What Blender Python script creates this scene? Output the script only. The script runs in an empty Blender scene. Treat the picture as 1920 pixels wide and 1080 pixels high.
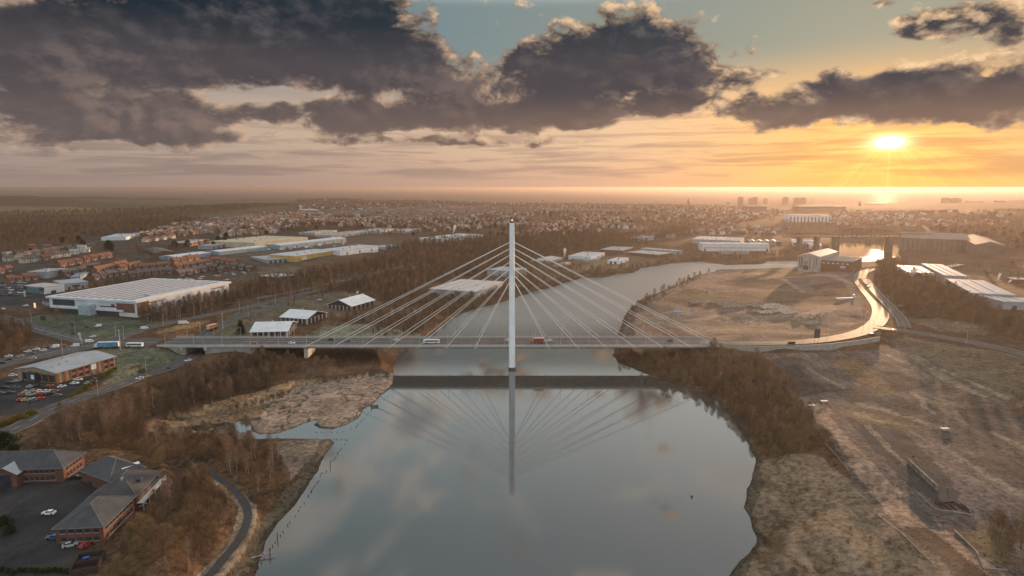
import bpy, math, random
import numpy as np
from mathutils import Vector, Matrix
sc = bpy.context.scene
COL = sc.collection
R = math.radians
HAZE = 0.8e-4

# ------------------------------------------------------------------ camera
CAM_H, FPX, PITCH = 130.0, 1200.0, R(8.927)
cam = bpy.data.cameras.new('camera')
camo = bpy.data.objects.new('camera', cam); COL.objects.link(camo)
camo.location = (0, 0, CAM_H); camo.rotation_euler = (R(90) - PITCH, 0, 0)
cam.sensor_width = 36; cam.lens = 36 * FPX / 1920; cam.clip_start = 1; cam.clip_end = 200000
sc.camera = camo
sc.render.resolution_x = 1024; sc.render.resolution_y = 576

sc.render.engine = 'CYCLES'
sc.cycles.use_denoising = True
sc.cycles.max_bounces = 5; sc.cycles.diffuse_bounces = 2; sc.cycles.glossy_bounces = 3
sc.cycles.transparent_max_bounces = 8; sc.cycles.volume_bounces = 0; sc.cycles.transmission_bounces = 2
sc.cycles.caustics_reflective = False; sc.cycles.caustics_refractive = False
sc.cycles.use_adaptive_sampling = True; sc.cycles.adaptive_threshold = 0.02
sc.cycles.sample_clamp_indirect = 6; sc.cycles.sample_clamp_direct = 20
sc.view_settings.view_transform = 'Standard'; sc.view_settings.look = 'None'
sc.view_settings.exposure = 0.5; sc.view_settings.gamma = 1.0

def ray(px, py):
    dx, up = px - 960.0, 540.0 - py
    c, s = math.cos(PITCH), math.sin(PITCH)
    return dx, FPX * c + up * s, up * c - FPX * s
def azel(px, py):
    x, y, z = ray(px, py)
    return math.degrees(math.atan2(x, y)), math.degrees(math.atan2(z, math.hypot(x, y)))
def at(px, py, z=0.0):
    x, y, w = ray(px, py)
    t = (z - CAM_H) / w
    return x * t, y * t, z
SUN_AZ, SUN_EL = azel(1668, 268)

# ------------------------------------------------------------------ node helper
class E:
    T = None
    def __init__(s, v): s.v = v
    def link(s, sock):
        if isinstance(s.v, (int, float)): sock.default_value = s.v
        else: E.T.links.new(s.v, sock)
def _w(a): return a if isinstance(a, E) else E(a)
def m_(op, *a, clamp=False):
    n = E.T.nodes.new('ShaderNodeMath'); n.operation = op; n.use_clamp = clamp
    for i, x in enumerate(a): _w(x).link(n.inputs[i])
    return E(n.outputs[0])
E.__add__ = E.__radd__ = lambda a, b: m_('ADD', a, b)
E.__sub__ = lambda a, b: m_('SUBTRACT', a, b)
E.__rsub__ = lambda a, b: m_('SUBTRACT', b, a)
E.__mul__ = E.__rmul__ = lambda a, b: m_('MULTIPLY', a, b)
E.__truediv__ = lambda a, b: m_('DIVIDE', a, b)
E.__neg__ = lambda a: m_('MULTIPLY', a, -1)
def exp_(a): return m_('EXPONENT', a)
def sm(a, lo, hi, o0=0.0, o1=1.0):
    n = E.T.nodes.new('ShaderNodeMapRange'); n.interpolation_type = 'SMOOTHSTEP'
    _w(a).link(n.inputs['Value'])
    n.inputs['From Min'].default_value = lo; n.inputs['From Max'].default_value = hi
    n.inputs['To Min'].default_value = o0; n.inputs['To Max'].default_value = o1
    return E(n.outputs[0])
def col(c): return tuple(c) + (1.0,)
def mixc(f, a, b, mode='MIX'):
    n = E.T.nodes.new('ShaderNodeMix'); n.data_type = 'RGBA'; n.blend_type = mode; n.clamp_factor = True
    _w(f).link(n.inputs[0])
    for i, x in ((6, a), (7, b)):
        if isinstance(x, E): E.T.links.new(x.v, n.inputs[i])
        else: n.inputs[i].default_value = col(x)
    return E(n.outputs[2])
def comb(x, y, z):
    n = E.T.nodes.new('ShaderNodeCombineXYZ')
    for i, a in enumerate((x, y, z)): _w(a).link(n.inputs[i])
    return E(n.outputs[0])
def noise(vec, scale, detail=4, rough=0.5, dist=0.0, lac=2.0):
    n = E.T.nodes.new('ShaderNodeTexNoise')
    if vec is not None: E.T.links.new(vec.v, n.inputs['Vector'])
    n.inputs['Scale'].default_value = scale; n.inputs['Detail'].default_value = detail
    n.inputs['Roughness'].default_value = rough; n.inputs['Distortion'].default_value = dist
    n.inputs['Lacunarity'].default_value = lac
    return E(n.outputs['Fac'])

# ------------------------------------------------------------------ sky (world)
W = bpy.data.worlds.new('World'); sc.world = W; W.use_nodes = True
T = W.node_tree; T.nodes.clear(); E.T = T
tc = T.nodes.new('ShaderNodeTexCoord')
sep = T.nodes.new('ShaderNodeSeparateXYZ'); T.links.new(tc.outputs['Generated'], sep.inputs[0])
x, y, z = (E(sep.outputs[i]) for i in range(3))
az = m_('ARCTAN2', x, y) * 57.29578
el = m_('ARCSINE', z) * 57.29578
el = m_('MAXIMUM', el, 0.02)
sd = Vector((math.sin(R(SUN_AZ)) * math.cos(R(SUN_EL)), math.cos(R(SUN_AZ)) * math.cos(R(SUN_EL)), math.sin(R(SUN_EL))))
dot = x * sd.x + y * sd.y + z * sd.z
ts = m_('ARCCOSINE', m_('MINIMUM', dot, 0.999999)) * 57.29578       # degrees from the sun
daz = m_('ABSOLUTE', az - SUN_AZ)
# clear-sky gradient
near = exp_(-(daz * daz) * (1 / 1700.0))                            # 1 at the sun's azimuth
near2 = exp_(-(daz * daz) * (1 / 190.0))
hor = mixc(near, (0.29, 0.22, 0.20), (0.86, 0.52, 0.34))
hor = mixc(near2, hor, (0.93, 0.45, 0.14))
mid = mixc(near, (0.40, 0.325, 0.28), (0.95, 0.62, 0.38))
mid = mixc(near2, mid, (0.90, 0.47, 0.17))
top = mixc(near, (0.11, 0.20, 0.27), (0.27, 0.30, 0.255))
clear = mixc(sm(el, 0.0, 4.5), hor, mid)
clear = mixc(sm(el, 5.5, 11.5), clear, top)
back = sm(m_('ABSOLUTE', az), 50, 120)                              # the sky behind the viewer
clear = mixc(back * sm(el, 0, 6), clear, (1.12, 1.34, 1.50))
zen = mixc(sm(az, -40, 40), (0.68, 0.80, 0.93), (0.95, 0.96, 0.93))
clear = mixc(sm(el, 14.6, 17.6), clear, mixc(sm(el, 17, 33), mixc(sm(az, -35, 35), (0.58, 0.76, 0.80), (1.12, 1.12, 1.04)), mixc(sm(az, -35, 35), (0.30, 0.42, 0.47), (0.58, 0.61, 0.61))))
clear = mixc(sm(el, 36, 60), clear, zen)
nish = T.nodes.new('ShaderNodeTexSky'); nish.sky_type = 'NISHITA'; nish.sun_disc = False
nish.sun_elevation = R(SUN_EL); nish.sun_rotation = R(SUN_AZ); nish.air_density = 1.0; nish.dust_density = 1.5
nb = T.nodes.new('ShaderNodeVectorMath'); nb.operation = 'SCALE'; T.links.new(nish.outputs[0], nb.inputs[0]); nb.inputs['Scale'].default_value = 0.05
clear = mixc(0.15, clear, mixc(1.0, clear, E(nb.outputs[0]), 'ADD'))
# glow of the low sun
dE = el - SUN_EL - 0.05
g1 = exp_(-(daz * daz * 0.5 + dE * dE * 5.0)) * 1.8 + exp_(-(daz * daz * 3.2 + dE * dE * 14.0)) * 12.0
g2 = exp_(-ts * (1 / 1.9)) * 0.40
g3 = exp_(-ts * (1 / 9.0)) * 0.06
ray_ang = m_('ARCTAN2', az - SUN_AZ, SUN_EL + 0.6 - el)
rays = noise(comb(ray_ang * 5.0, 0.3, 7.0), 2.0, 3, 0.6)
rays = sm(rays, 0.42, 0.66) * sm(el, SUN_EL + 0.3, SUN_EL - 0.8) * exp_(-ts * (1 / 6.5)) * 0.26
def addc(base, f, c): 
    n = T.nodes.new('ShaderNodeVectorMath'); n.operation = 'SCALE'; n.inputs[0].default_value = c
    _w(f).link(n.inputs['Scale'])
    k = T.nodes.new('ShaderNodeVectorMath'); k.operation = 'ADD'
    T.links.new(base.v, k.inputs[0]); T.links.new(n.outputs[0], k.inputs[1])
    return E(k.outputs[0])
clear = addc(clear, g2 + g3 + rays, (1.0, 0.52, 0.15))
clear = addc(clear, g1, (1.0, 0.86, 0.55))
# thin level streaks low over the sea
pv = comb(az * 0.07, el * 0.85, 3.1)
s1 = noise(pv, 1.3, 6, 0.55, 0.3)
streak = sm(s1, 0.45, 0.62) * sm(el, 0.3, 1.3) * sm(el, 9.0, 5.0) * 0.58
scol = mixc(near2, mixc(near, (0.20, 0.155, 0.15), (0.47, 0.30, 0.23)), (0.66, 0.34, 0.13))
s2 = noise(comb(az * 0.11, el * 1.9, 21.0), 1.0, 6, 0.6, 0.4)
streak = m_('MAXIMUM', streak, sm(s2, 0.50, 0.62) * sm(el, 0.4, 1.2) * sm(el, 6.5, 4.0) * 0.45)
skyc = mixc(streak * sm(ts, 0.3, 2.2, 0.5, 1.0), clear, scol)
# cumulus masses, laid out by azimuth and elevation
masses = [(120, 90, 300, 120, 1.35), (430, 95, 240, 85, 1.1), (690, 100, 150, 62, 1.0), (820, 120, 120, 45, .55),
          (1090, 110, 150, 58, 1.05), (1240, 85, 100, 60, .85), (1390, 135, 85, 42, .85), (960, 160, 260, 42, .85), (540, 15, 240, 60, 1.0),
          (1720, 188, 215, 40, 1.35), (1560, 165, 70, 30, .6), (1870, 185, 110, 48, .9),
          (1800, 20, 150, 44, .95), (1700, 62, 80, 30, .72), (1640, 8, 60, 14, .6), (1890, 60, 60, 30, .5), (1860, 90, 60, 26, .6),
          (600, 222, 210, 26, .95), (180, 225, 280, 42, 1.1), (900, 218, 220, 26, .85), (1240, 205, 240, 26, .85), (1500, 215, 120, 18, .7),
          (800, 264, 240, 10, .75), (300, 262, 200, 12, .7), (1330, 262, 90, 8, .4), (120, 285, 200, 10, .5), (1030,190,120,30,.3),
          (860, 18, 60, 30, -.6), (1560, 60, 100, 48, -.8), (500, 176, 95, 11, -.85), (1445, 160, 16, 14, -.5),(1668,262,60,10,-.6),
          (600, -60, 500, 60, .45), (1200, -75, 160, 40, .55)]
w1 = noise(comb(az * 0.12, el * 0.2, 1.7), 1.6, 3, 0.5)
w2 = noise(comb(az * 0.12, el * 0.2, 9.7), 1.6, 3, 0.5)
azw = az + (w1 - 0.5) * 7.0; elw = el + (w2 - 0.5) * 2.6
S = None
for (mx, my, sx, sy, wt) in masses:
    a0, e0 = azel(mx, my)
    sa = abs(azel(mx + sx * .5, my)[0] - azel(mx - sx * .5, my)[0]); se = abs(azel(mx, my + sy * .5)[1] - azel(mx, my - sy * .5)[1])
    da = (azw - a0) * (1 / sa); de = (elw - e0) * (1 / se)
    g = exp_(-(da * da + de * de)) * wt
    S = g if S is None else S + g
def cum(da_, de_, det):
    v = comb((az + da_) * 0.16, (el + de_) * 0.27, 4.4)
    a = noise(v, 1.0, det, 0.56, 0.35)
    b = noise(comb((az + da_) * 0.55, (el + de_) * 0.85, 2.2), 1.0, 6, 0.6, 0.2)
    return a * 0.78 + b * 0.37
n0 = cum(0, 0, 9); n1 = cum(0.75, 0.62, 6)
band = sm(el, 4.2, 6.5)
dens = S * 0.92 + (n0 - 0.575) * 3.1 - 0.40
cover = sm(dens, -0.05, 0.27) * sm(el, 1.6, 3.2)
core = sm(dens, 0.05, 0.75)
lit = sm(n0 - n1, -0.02, 0.13) * (1.0 - core * 0.55 * sm(near2 * sm(el, 9.5, 12), 0.5, 0.1))
edge = 1.0 - sm(dens, 0.05, 0.42)
lowdark = mixc(near, (0.12, 0.10, 0.10), (0.26, 0.165, 0.12))
dark = mixc(sm(el, 4.5, 8.5), lowdark, (0.085, 0.072, 0.078))
dark = mixc(sm(el, 9.0, 14.0), dark, mixc(sm(az, -38, 20), (0.014, 0.024, 0.036), (0.040, 0.049, 0.060)))
puff = noise(comb(az * 0.11, el * 0.26, 12.0), 1.0, 5, 0.5, 0.3)
dark = mixc(sm(puff, 0.35, 0.7) * 0.5 * sm(n0 - n1, -0.10, 0.14), dark, mixc(sm(el, 5, 12), (0.34, 0.235, 0.185), (0.15, 0.135, 0.14)))
rimc = mixc(near, (0.50, 0.35, 0.27), (1.0, 0.66, 0.38))
cc = mixc(m_('MINIMUM', lit * 0.95 + edge * 0.30, 1.0) * m_('MAXIMUM', sm(core, 1.0, 0.25, 0.04, 1.0), near2 * 0.85 * sm(el, 9.5, 12)), dark, rimc)
skyc = mixc(cover * sm(ts, 0.5, 1.9), skyc, cc)
above = noise(comb(az * 0.05, el * 0.1, 30.0), 1.5, 5, 0.5, 0.4)
skyc = mixc(sm(above, 0.50, 0.60) * sm(el, 14.5, 18) * 0.75, skyc, mixc(sm(above, 0.56, 0.68), (1.15, 1.0, 0.84), (0.42, 0.40, 0.41)))
bg = T.nodes.new('ShaderNodeBackground'); T.links.new(skyc.v, bg.inputs[0]); bg.inputs[1].default_value = 0.71
wo = T.nodes.new('ShaderNodeOutputWorld'); T.links.new(bg.outputs[0], wo.inputs[0])
W.cycles.sampling_method = 'MANUAL'; W.cycles.sample_map_resolution = 1024

# ------------------------------------------------------------------ sun lamp
sl = bpy.data.lights.new('sun', 'SUN'); sl.energy = 4.6; sl.angle = R(0.6); sl.color = (1.0, 0.60, 0.33)
slo = bpy.data.objects.new('sun', sl); COL.objects.link(slo)
slo.rotation_euler = sd.to_track_quat('Z', 'Y').to_euler(); slo.location = (900, 1500, 300)

# ------------------------------------------------------------------ materials
MATS = {}
def mat(name, c, c2=None, scale=0.5, rough=0.85, bump=0.0, metal=0.0, spec=0.3, obj=False, emit=None, det=5, stretch=None, thr=(0.35, 0.65)):
    if name in MATS: return MATS[name]
    m = bpy.data.materials.new(name); m.use_nodes = True; MATS[name] = m
    t = m.node_tree; E.T = t; b = t.nodes['Principled BSDF']
    b.inputs['Roughness'].default_value = rough; b.inputs['Metallic'].default_value = metal
    b.inputs['Specular IOR Level'].default_value = spec
    if c2 is None: c2 = tuple(v * 0.72 for v in c)
    g = t.nodes.new('ShaderNodeTexCoord' if obj else 'ShaderNodeNewGeometry')
    v = E(g.outputs['Object'] if obj else g.outputs['Position'])
    if stretch:
        k = t.nodes.new('ShaderNodeVectorMath'); k.operation = 'MULTIPLY'; t.links.new(v.v, k.inputs[0]); k.inputs[1].default_value = stretch; v = E(k.outputs[0])
    n = noise(v, scale, det, 0.6)
    t.links.new(mixc(sm(n, *thr), c, c2).v, b.inputs['Base Color'])
    if bump:
        bp = t.nodes.new('ShaderNodeBump'); bp.inputs['Strength'].default_value = 1.0; bp.inputs['Distance'].default_value = bump
        t.links.new(noise(v, scale * 3, 4, 0.6).v, bp.inputs['Height']); t.links.new(bp.outputs[0], b.inputs['Normal'])
    if emit:
        b.inputs['Emission Color'].default_value = col(emit[0]); b.inputs['Emission Strength'].default_value = emit[1]
    return m

# ------------------------------------------------------------------ mesh helper
class MB:
    def __init__(s): s.v = []; s.f = []; s.m = []; s.mi = 0
    def add(s, vs, fs):
        o = len(s.v); s.v += [tuple(p) for p in vs]; s.f += [tuple(i + o for i in f) for f in fs]; s.m += [s.mi] * len(fs); return s
    def box(s, cx, cy, cz, sx, sy, sz, rz=0.0):            # cz = bottom
        c, n = math.cos(rz), math.sin(rz); vs = []
        for dz in (0, sz):
            for dx, dy in ((-1, -1), (1, -1), (1, 1), (-1, 1)):
                a, b = dx * sx / 2, dy * sy / 2
                vs.append((cx + a * c - b * n, cy + a * n + b * c, cz + dz))
        return s.add(vs, [(3, 2, 1, 0), (4, 5, 6, 7), (0, 1, 5, 4), (1, 2, 6, 5), (2, 3, 7, 6), (3, 0, 4, 7)])
    def prism(s, poly, z0, z1, taper=1.0):
        n = len(poly); cx = sum(p[0] for p in poly) / n; cy = sum(p[1] for p in poly) / n
        vs = [(p[0], p[1], z0) for p in poly] + [(cx + (p[0] - cx) * taper, cy + (p[1] - cy) * taper, z1) for p in poly]
        return s.add(vs, [tuple(range(n))[::-1], tuple(range(n, 2 * n))] + [(i, (i + 1) % n, n + (i + 1) % n, n + i) for i in range(n)])
    def tube(s, p, q, r0, r1=None, n=6):
        r1 = r0 if r1 is None else r1
        p, q = Vector(p), Vector(q); d = (q - p).normalized()
        a = d.orthogonal().normalized(); b = d.cross(a)
        vs = [p + (a * math.cos(2 * math.pi * i / n) + b * math.sin(2 * math.pi * i / n)) * r0 for i in range(n)]
        vs += [q + (a * math.cos(2 * math.pi * i / n) + b * math.sin(2 * math.pi * i / n)) * r1 for i in range(n)]
        return s.add(vs, [tuple(range(n))[::-1], tuple(range(n, 2 * n))] + [(i, (i + 1) % n, n + (i + 1) % n, n + i) for i in range(n)])
    def build(s, name, m=None, parent=None, loc=None, smooth=False):
        me = bpy.data.meshes.new(name); me.from_pydata(s.v, [], s.f); me.update()
        for k in (m if isinstance(m, (list, tuple)) else [m]):
            if k: me.materials.append(k)
        if isinstance(m, (list, tuple)): me.polygons.foreach_set('material_index', s.m)
        if smooth: me.polygons.foreach_set('use_smooth', [True] * len(me.polygons))
        o = bpy.data.objects.new(name, me); COL.objects.link(o)
        if parent: o.parent = parent
        if loc is not None: o.location = loc
        return o
def tag(o, label=None, cat=None, group=None, kind=None):
    if label: o['label'] = label
    if cat: o['category'] = cat
    if group: o['group'] = group
    if kind: o['kind'] = kind
    return o
def empty(name, loc, rz=0.0, label=None, cat=None, group=None):
    o = bpy.data.objects.new(name, None); COL.objects.link(o); o.location = loc; o.rotation_euler = (0, 0, rz); o.empty_display_size = 0.5
    return tag(o, label, cat, group)
def kids(o): return [c for c in bpy.data.objects if c.parent == o]
class Proto:
    def __init__(s, root):
        s.r = root; s.k = [(c, kids(c)) for c in kids(root)]; s.used = False
    def put(s, loc, rz=0, sc_=1.0, label=None, group=None, matmap=None):
        if not s.used: r = s.r; s.used = True; ch = [c for c, _ in s.k]
        else:
            r = s.r.copy(); COL.objects.link(r); ch = []
            for c, g in s.k:
                d = c.copy(); COL.objects.link(d); d.parent = r; ch.append(d)
                for q in g:
                    e = q.copy(); COL.objects.link(e); e.parent = d
        r.location = loc; r.rotation_euler = (0, 0, rz) if not isinstance(rz, tuple) else rz
        r.scale = (sc_,) * 3 if not isinstance(sc_, tuple) else sc_
        if label: r['label'] = label
        if group: r['group'] = group
        if matmap:
            for (c, _), d in zip(s.k, ch):
                key = c.name.split('.')[0]
                if key in matmap:
                    d.material_slots[0].link = 'OBJECT'; d.material_slots[0].material = matmap[key]
        return r

# ------------------------------------------------------------------ terrain height
RIV = [(478,1080),(499,1012),(518,982),(557,943),(580,908),(592,886),(612,850),(626,830),(618,824),(585,823),(540,822),(500,823),(486,824),(455,828),(418,818),(408,812),
       (430,797),(458,786),(470,794),(472,808),(486,815),(520,812),(556,800),(587,789),(606,785),(588,797),(600,804),(625,805),(650,797),(670,785),(681,768),(697,760),(712,741),(730,730),(735,715),(738,690),(740,672),(757,657),
       (780,643),(803,631),(832,608),(862,590),(882,582),(925,571),(967,558),(1002,546),(1040,537),(1067,528),(1092,521),(1140,519),(1157,514),(1185,512),(1202,503),(1250,495),(1285,491),(1320,491),(1350,495),(1362,497),(1400,496),(1430,495.5),(1441,489),(1500,488.5),(1545,484),(1571,478),(1573,466),(1573,453),(1576,449),(1620,445),(1660,443),(1700,444),(1690,455),(1686,470),(1684,485),(1650,488),(1640,493),(1610,495),(1560,499),(1497,501),(1450,503),(1400,505),(1345,506),(1336,511),(1307,516),(1292,525),(1266,537),(1240,547),(1225,555),(1196,564),(1190,572),(1178,582),(1167,600),(1160,625),(1155,648),(1149,667),(1160,680),(1182,689),(1210,697),(1221,706),(1260,716),(1300,729),(1335,746),(1360,768),(1385,800),(1405,835),(1418,862),(1410,895),(1402,918),(1396,950),(1408,970),(1410,990),(1418,1007),(1420,1022),(1405,1037),(1385,1058),(1368,1080),(1340,1250),(1330,1700),(200,1700),(380,1250)]
RIVW = np.array([at(a, b, 0)[:2] for a, b in RIV])
rng0 = np.random.default_rng(3)
def sdf(X, Y, P):
    X = X.ravel(); Y = Y.ravel(); d = np.full(X.shape, 1e18); ins = np.zeros(X.shape, bool); n = len(P)
    for i in range(n):
        ax, ay = P[i]; bx, by = P[(i + 1) % n]; ex, ey = bx - ax, by - ay
        t = np.clip(((X - ax) * ex + (Y - ay) * ey) / (ex * ex + ey * ey + 1e-9), 0, 1)
        d = np.minimum(d, (X - ax - t * ex) ** 2 + (Y - ay - t * ey) ** 2)
        c = ((ay > Y) != (by > Y)) & (X < ex * (Y - ay) / (ey if abs(ey) > 1e-12 else 1e-12) + ax)
        ins ^= c
    d = np.sqrt(d); return np.where(ins, -d, d)
CP = [(0,1080,17),(100,1000,17),(250,1000,17),(60,920,17),(150,860,17),(300,1040,16),(260,880,16),(-200,900,17),(330,960,12),(430,930,6),(470,960,5),(400,1070,5),(380,880,8),(500,900,4),(540,850,4),(590,840,2),(300,830,8),(200,800,12),(100,800,15),(50,790,16),(150,745,16),(100,720,16),(0,700,16.5),(200,720,15),(260,708,12),(320,690,10.5),(355,668,9.5),(384,635,10),(405,615,11.5),(440,598,13),(250,750,10),(350,760,5),(450,740,3.5),(550,710,4),(450,690,8),(500,680,6),(600,670,6),(660,690,3),(240,690,15),(280,670,15),(200,655,16),(240,642,16),(300,625,15.5),(310,605,16),(400,590,16),(470,640,14),(530,620,12),(460,610,13),(550,640,11),(600,600,11),(700,610,8),(650,640,8),(760,640,4),(800,585,6),(880,560,4),(700,540,14),(560,560,15),(480,570,16),(860,530,9),(940,520,8),
      (0,640,17),(130,635,16.5),(60,600,17),(200,580,17),(300,560,18),(100,540,20),(0,540,22),(500,510,20),(300,510,22),(50,500,28),(150,480,32),(200,450,36),(400,470,26),(600,470,24),(800,480,16),(850,440,22),(960,490,10),(1000,520,6),(1080,500,7),(1150,480,8),(1250,450,13),(1250,480,7),(1400,480,4),(1400,470,7),(1400,440,14),(1350,485,4),(1550,475,5),(1560,450,12),(1060,440,28),(960,430,30),(1160,430,28),(0,430,48),(300,415,42),(600,415,36),(900,405,34),(1200,400,32),(1500,410,22),(1750,420,26),(1900,440,28),(1900,400,50),(0,390,62),(300,392,52),
      (1200,600,6),(1300,560,8),(1400,600,9),(1500,560,9),(1580,515,8),(1400,518,5),(1450,507,1.2),(1400,509,1.5),(1350,512,2),(1495,505,1.5),(1270,560,8),(1345,643,15),(1440,642,15.5),(1530,636,15.5),(1640,612,15.5),(1655,595,15),(1620,545,12),(1614,515,10),(1500,615,11),(1600,600,12),(1420,660,11),(1550,662,11),(1660,650,13),(1700,628,15),(1800,640,16),(1920,664,17),(1740,560,15),(1800,590,19),(1900,610,19),(1700,510,12),(1850,560,17),(1850,490,12),(1780,470,8),(1700,480,5),(1900,480,16),
      (1500,700,11),(1600,800,11),(1800,700,12.5),(1920,800,13),(1900,900,13),(1700,1000,11),(1880,1060,12),(1650,850,11),(1520,760,9.5),(1300,690,6),(1250,670,6),(1400,700,9),(1450,780,7),(1380,770,4),(1490,850,7),(1450,950,4),(1500,1060,6),(1600,1000,8),(1430,900,2.5),(1420,1060,3),(2200,900,14),(2100,600,20)]
SKY = [(-150,364),(0,366),(150,368.5),(300,371),(450,374),(560,376),(640,374),(700,377),(800,376.2),(960,377.5),(1200,379),(1400,380.5),(1600,381),(1750,380),(1850,377),(1920,375),(2100,372)]
cpx = []; cpz = []
for a, b, h in CP:
    X_, Y_, _ = at(a, b, h); cpx.append((X_, Y_)); cpz.append(h)
RC = 4800.0
for a, b in SKY:
    rx, ry, rz_ = ray(a, b); L_ = math.hypot(rx, ry); k = RC / L_
    cpx.append((rx * k, ry * k)); cpz.append(CAM_H + rz_ * k)
    cpx.append((rx * k * .93, ry * k * .93)); cpz.append((CAM_H + rz_ * k) * .95)
cpx = np.array(cpx); cpz = np.array(cpz)
cu = np.arctan2(cpx[:, 0], cpx[:, 1]); cv = np.log(np.hypot(cpx[:, 0], cpx[:, 1])) * 0.75
def vnoise(X, Y, s, seed=0):
    """smooth value noise in -1..1"""
    X = X / s; Y = Y / s; xi = np.floor(X).astype(np.int64); yi = np.floor(Y).astype(np.int64); fx = X - xi; fy = Y - yi
    fx = fx * fx * (3 - 2 * fx); fy = fy * fy * (3 - 2 * fy)
    def h(a, b):
        n = (a * 374761393 + b * 668265263 + seed * 974711) & 0x7fffffff
        n = ((n ^ (n >> 13)) * 1274126177) & 0x7fffffff
        return ((n ^ (n >> 16)) & 0xffff) / 32767.5 - 1
    return (h(xi, yi) * (1 - fx) + h(xi + 1, yi) * fx) * (1 - fy) + (h(xi, yi + 1) * (1 - fx) + h(xi + 1, yi + 1) * fx) * fy
# flat corridors / pads pressed into the ground: (world polyline with z, half width)
PADS = []
MUD = [(484,818),(556,802),(588,790),(604,800),(650,799),(672,787),(684,768),(735,722),(738,700),(700,702),(620,715),(560,722),(540,740),(500,752),(430,770),(340,782),(290,800),(300,812),(380,812),(420,800),(455,786),(470,800)]
MUDW = np.array([at(a, b, 0.8)[:2] for a, b in MUD])
def height(X, Y):
    X = np.asarray(X, float); Y = np.asarray(Y, float); shp = X.shape; X = X.ravel(); Y = Y.ravel()
    out = np.empty(X.shape)
    for s in range(0, len(X), 200000):
        x, y = X[s:s + 200000], Y[s:s + 200000]
        u = np.arctan2(x, y); r = np.hypot(x, y) + 1e-6; v = np.log(r) * 0.75
        num = np.zeros(x.shape); den = np.zeros(x.shape)
        for a, b, h in zip(cu, cv, cpz):
            w = 1.0 / ((u - a) ** 2 + (v - b) ** 2 + 2e-4) ** 2
            num += w * h; den += w
        B = num / den
        B = B + vnoise(x, y, 45, 1) * 0.5 + vnoise(x, y, 12, 2) * 0.18 + vnoise(x, y, 400, 5) * np.clip((r - 1400) / 1500, 0, 1) * 5
        d = sdf(x, y, RIVW) + (vnoise(x, y, 9, 7) * 0.9 + vnoise(x, y, 3.5, 8) * 0.45) * np.clip(r / 500, 0.4, 2)
        h = np.where(d > 0, np.minimum(B, 0.12 + d * 0.22 + 0.02 * d * d), np.maximum(-2.5, d * 0.25))
        dm = sdf(x, y, MUDW)
        cap = 0.55 + vnoise(x, y, 5, 11) * 0.22 + vnoise(x, y, 14, 12) * 0.25
        h = np.where((d > 0), h + (np.minimum(h, cap) - h) * np.clip(-dm / 3 + .6, 0, 1), h)
        h = np.where(r > RC, np.maximum(-3, h - (r - RC) * 0.4), h)
        out[s:s + 200000] = h
    X2, Y2 = X, Y
    for P, hw, fal in PADS:
        lo = P[:, :2].min(0) - hw - fal; hi = P[:, :2].max(0) + hw + fal
        k = np.nonzero((X2 > lo[0]) & (X2 < hi[0]) & (Y2 > lo[1]) & (Y2 < hi[1]))[0]
        if len(k) == 0: continue
        x, y = X2[k], Y2[k]; best = np.full(x.shape, 1e18); zz = np.zeros(x.shape)
        for i in range(len(P) - 1):
            ax, ay, az_ = P[i]; bx, by, bz = P[i + 1]; ex, ey = bx - ax, by - ay
            t = np.clip(((x - ax) * ex + (y - ay) * ey) / (ex * ex + ey * ey), 0, 1)
            dd = (x - ax - t * ex) ** 2 + (y - ay - t * ey) ** 2
            q = dd < best; best = np.where(q, dd, best); zz = np.where(q, az_ + t * (bz - az_), zz)
        best = np.sqrt(best); w = np.clip(1 - (best - hw) / fal, 0, 1); w = w * w * (3 - 2 * w)
        out[k] = out[k] * (1 - w) + (zz - 0.18) * w
    return out.reshape(shp)
def gr(px, py, lift=0.0):
    rx, ry, rw = ray(px, py); z = 12.0
    for _ in range(14):
        t = (z - CAM_H) / rw; h = float(height(np.array([rx * t]), np.array([ry * t]))[0]) + lift
        z = z * 0.4 + h * 0.6
    t = (z - CAM_H) / rw
    return (rx * t, ry * t, z)
def pads(name, pts, hw, fal):
    PADS.append((np.array([at(a, b, z) for a, b, z in pts]), hw, fal)); return PADS[-1][0]
ROADS = {}
def road(key, pts, hw, fal=6.0): ROADS[key] = (pads(key, pts, hw + 1.0, fal), hw)
road('under', [(-60,850,16),(0,815,16),(40,798,16),(90,770,16),(150,746,15.6),(200,730,14.5),(260,708,12),(318,689,10.2),(362,664,9.3),(386,629,10),(404,612,11.5),(440,597,13.5),(478,586,14.5),(540,566,15)], 5.0)
road('main_left', [(-80,704,16.5),(0,681,16.3),(60,668,16),(120,656,16),(180,646,16),(240,642.5,16),(296,642,16)], 12.0, 10)
road('north_west', [(-60,585,18),(10,598,17.5),(60,614,17),(120,630,16.5),(175,642,16.2)], 7.0)
road('north_east', [(205,640,16.1),(260,620,16),(320,604,16),(400,589,16),(480,572,16),(560,553,15.5),(645,531,15),(720,513,15),(800,497,14.5)], 5.5)
road('north_east_far', [(480,560,16.5),(560,545,16),(640,527,15.6),(720,508,15.4),(790,492,15)], 3.0)
road('bridge_right', [(1345,642.5,16),(1440,642.5,16),(1510,640,16),(1570,633,15.8),(1618,621,15.6),(1646,602,15.2),(1650,580,14.5),(1638,560,13.5),(1622,541,12.5),(1613,526,11.5),(1618,511,11),(1640,503,10.5)], 6.8, 8)
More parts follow.
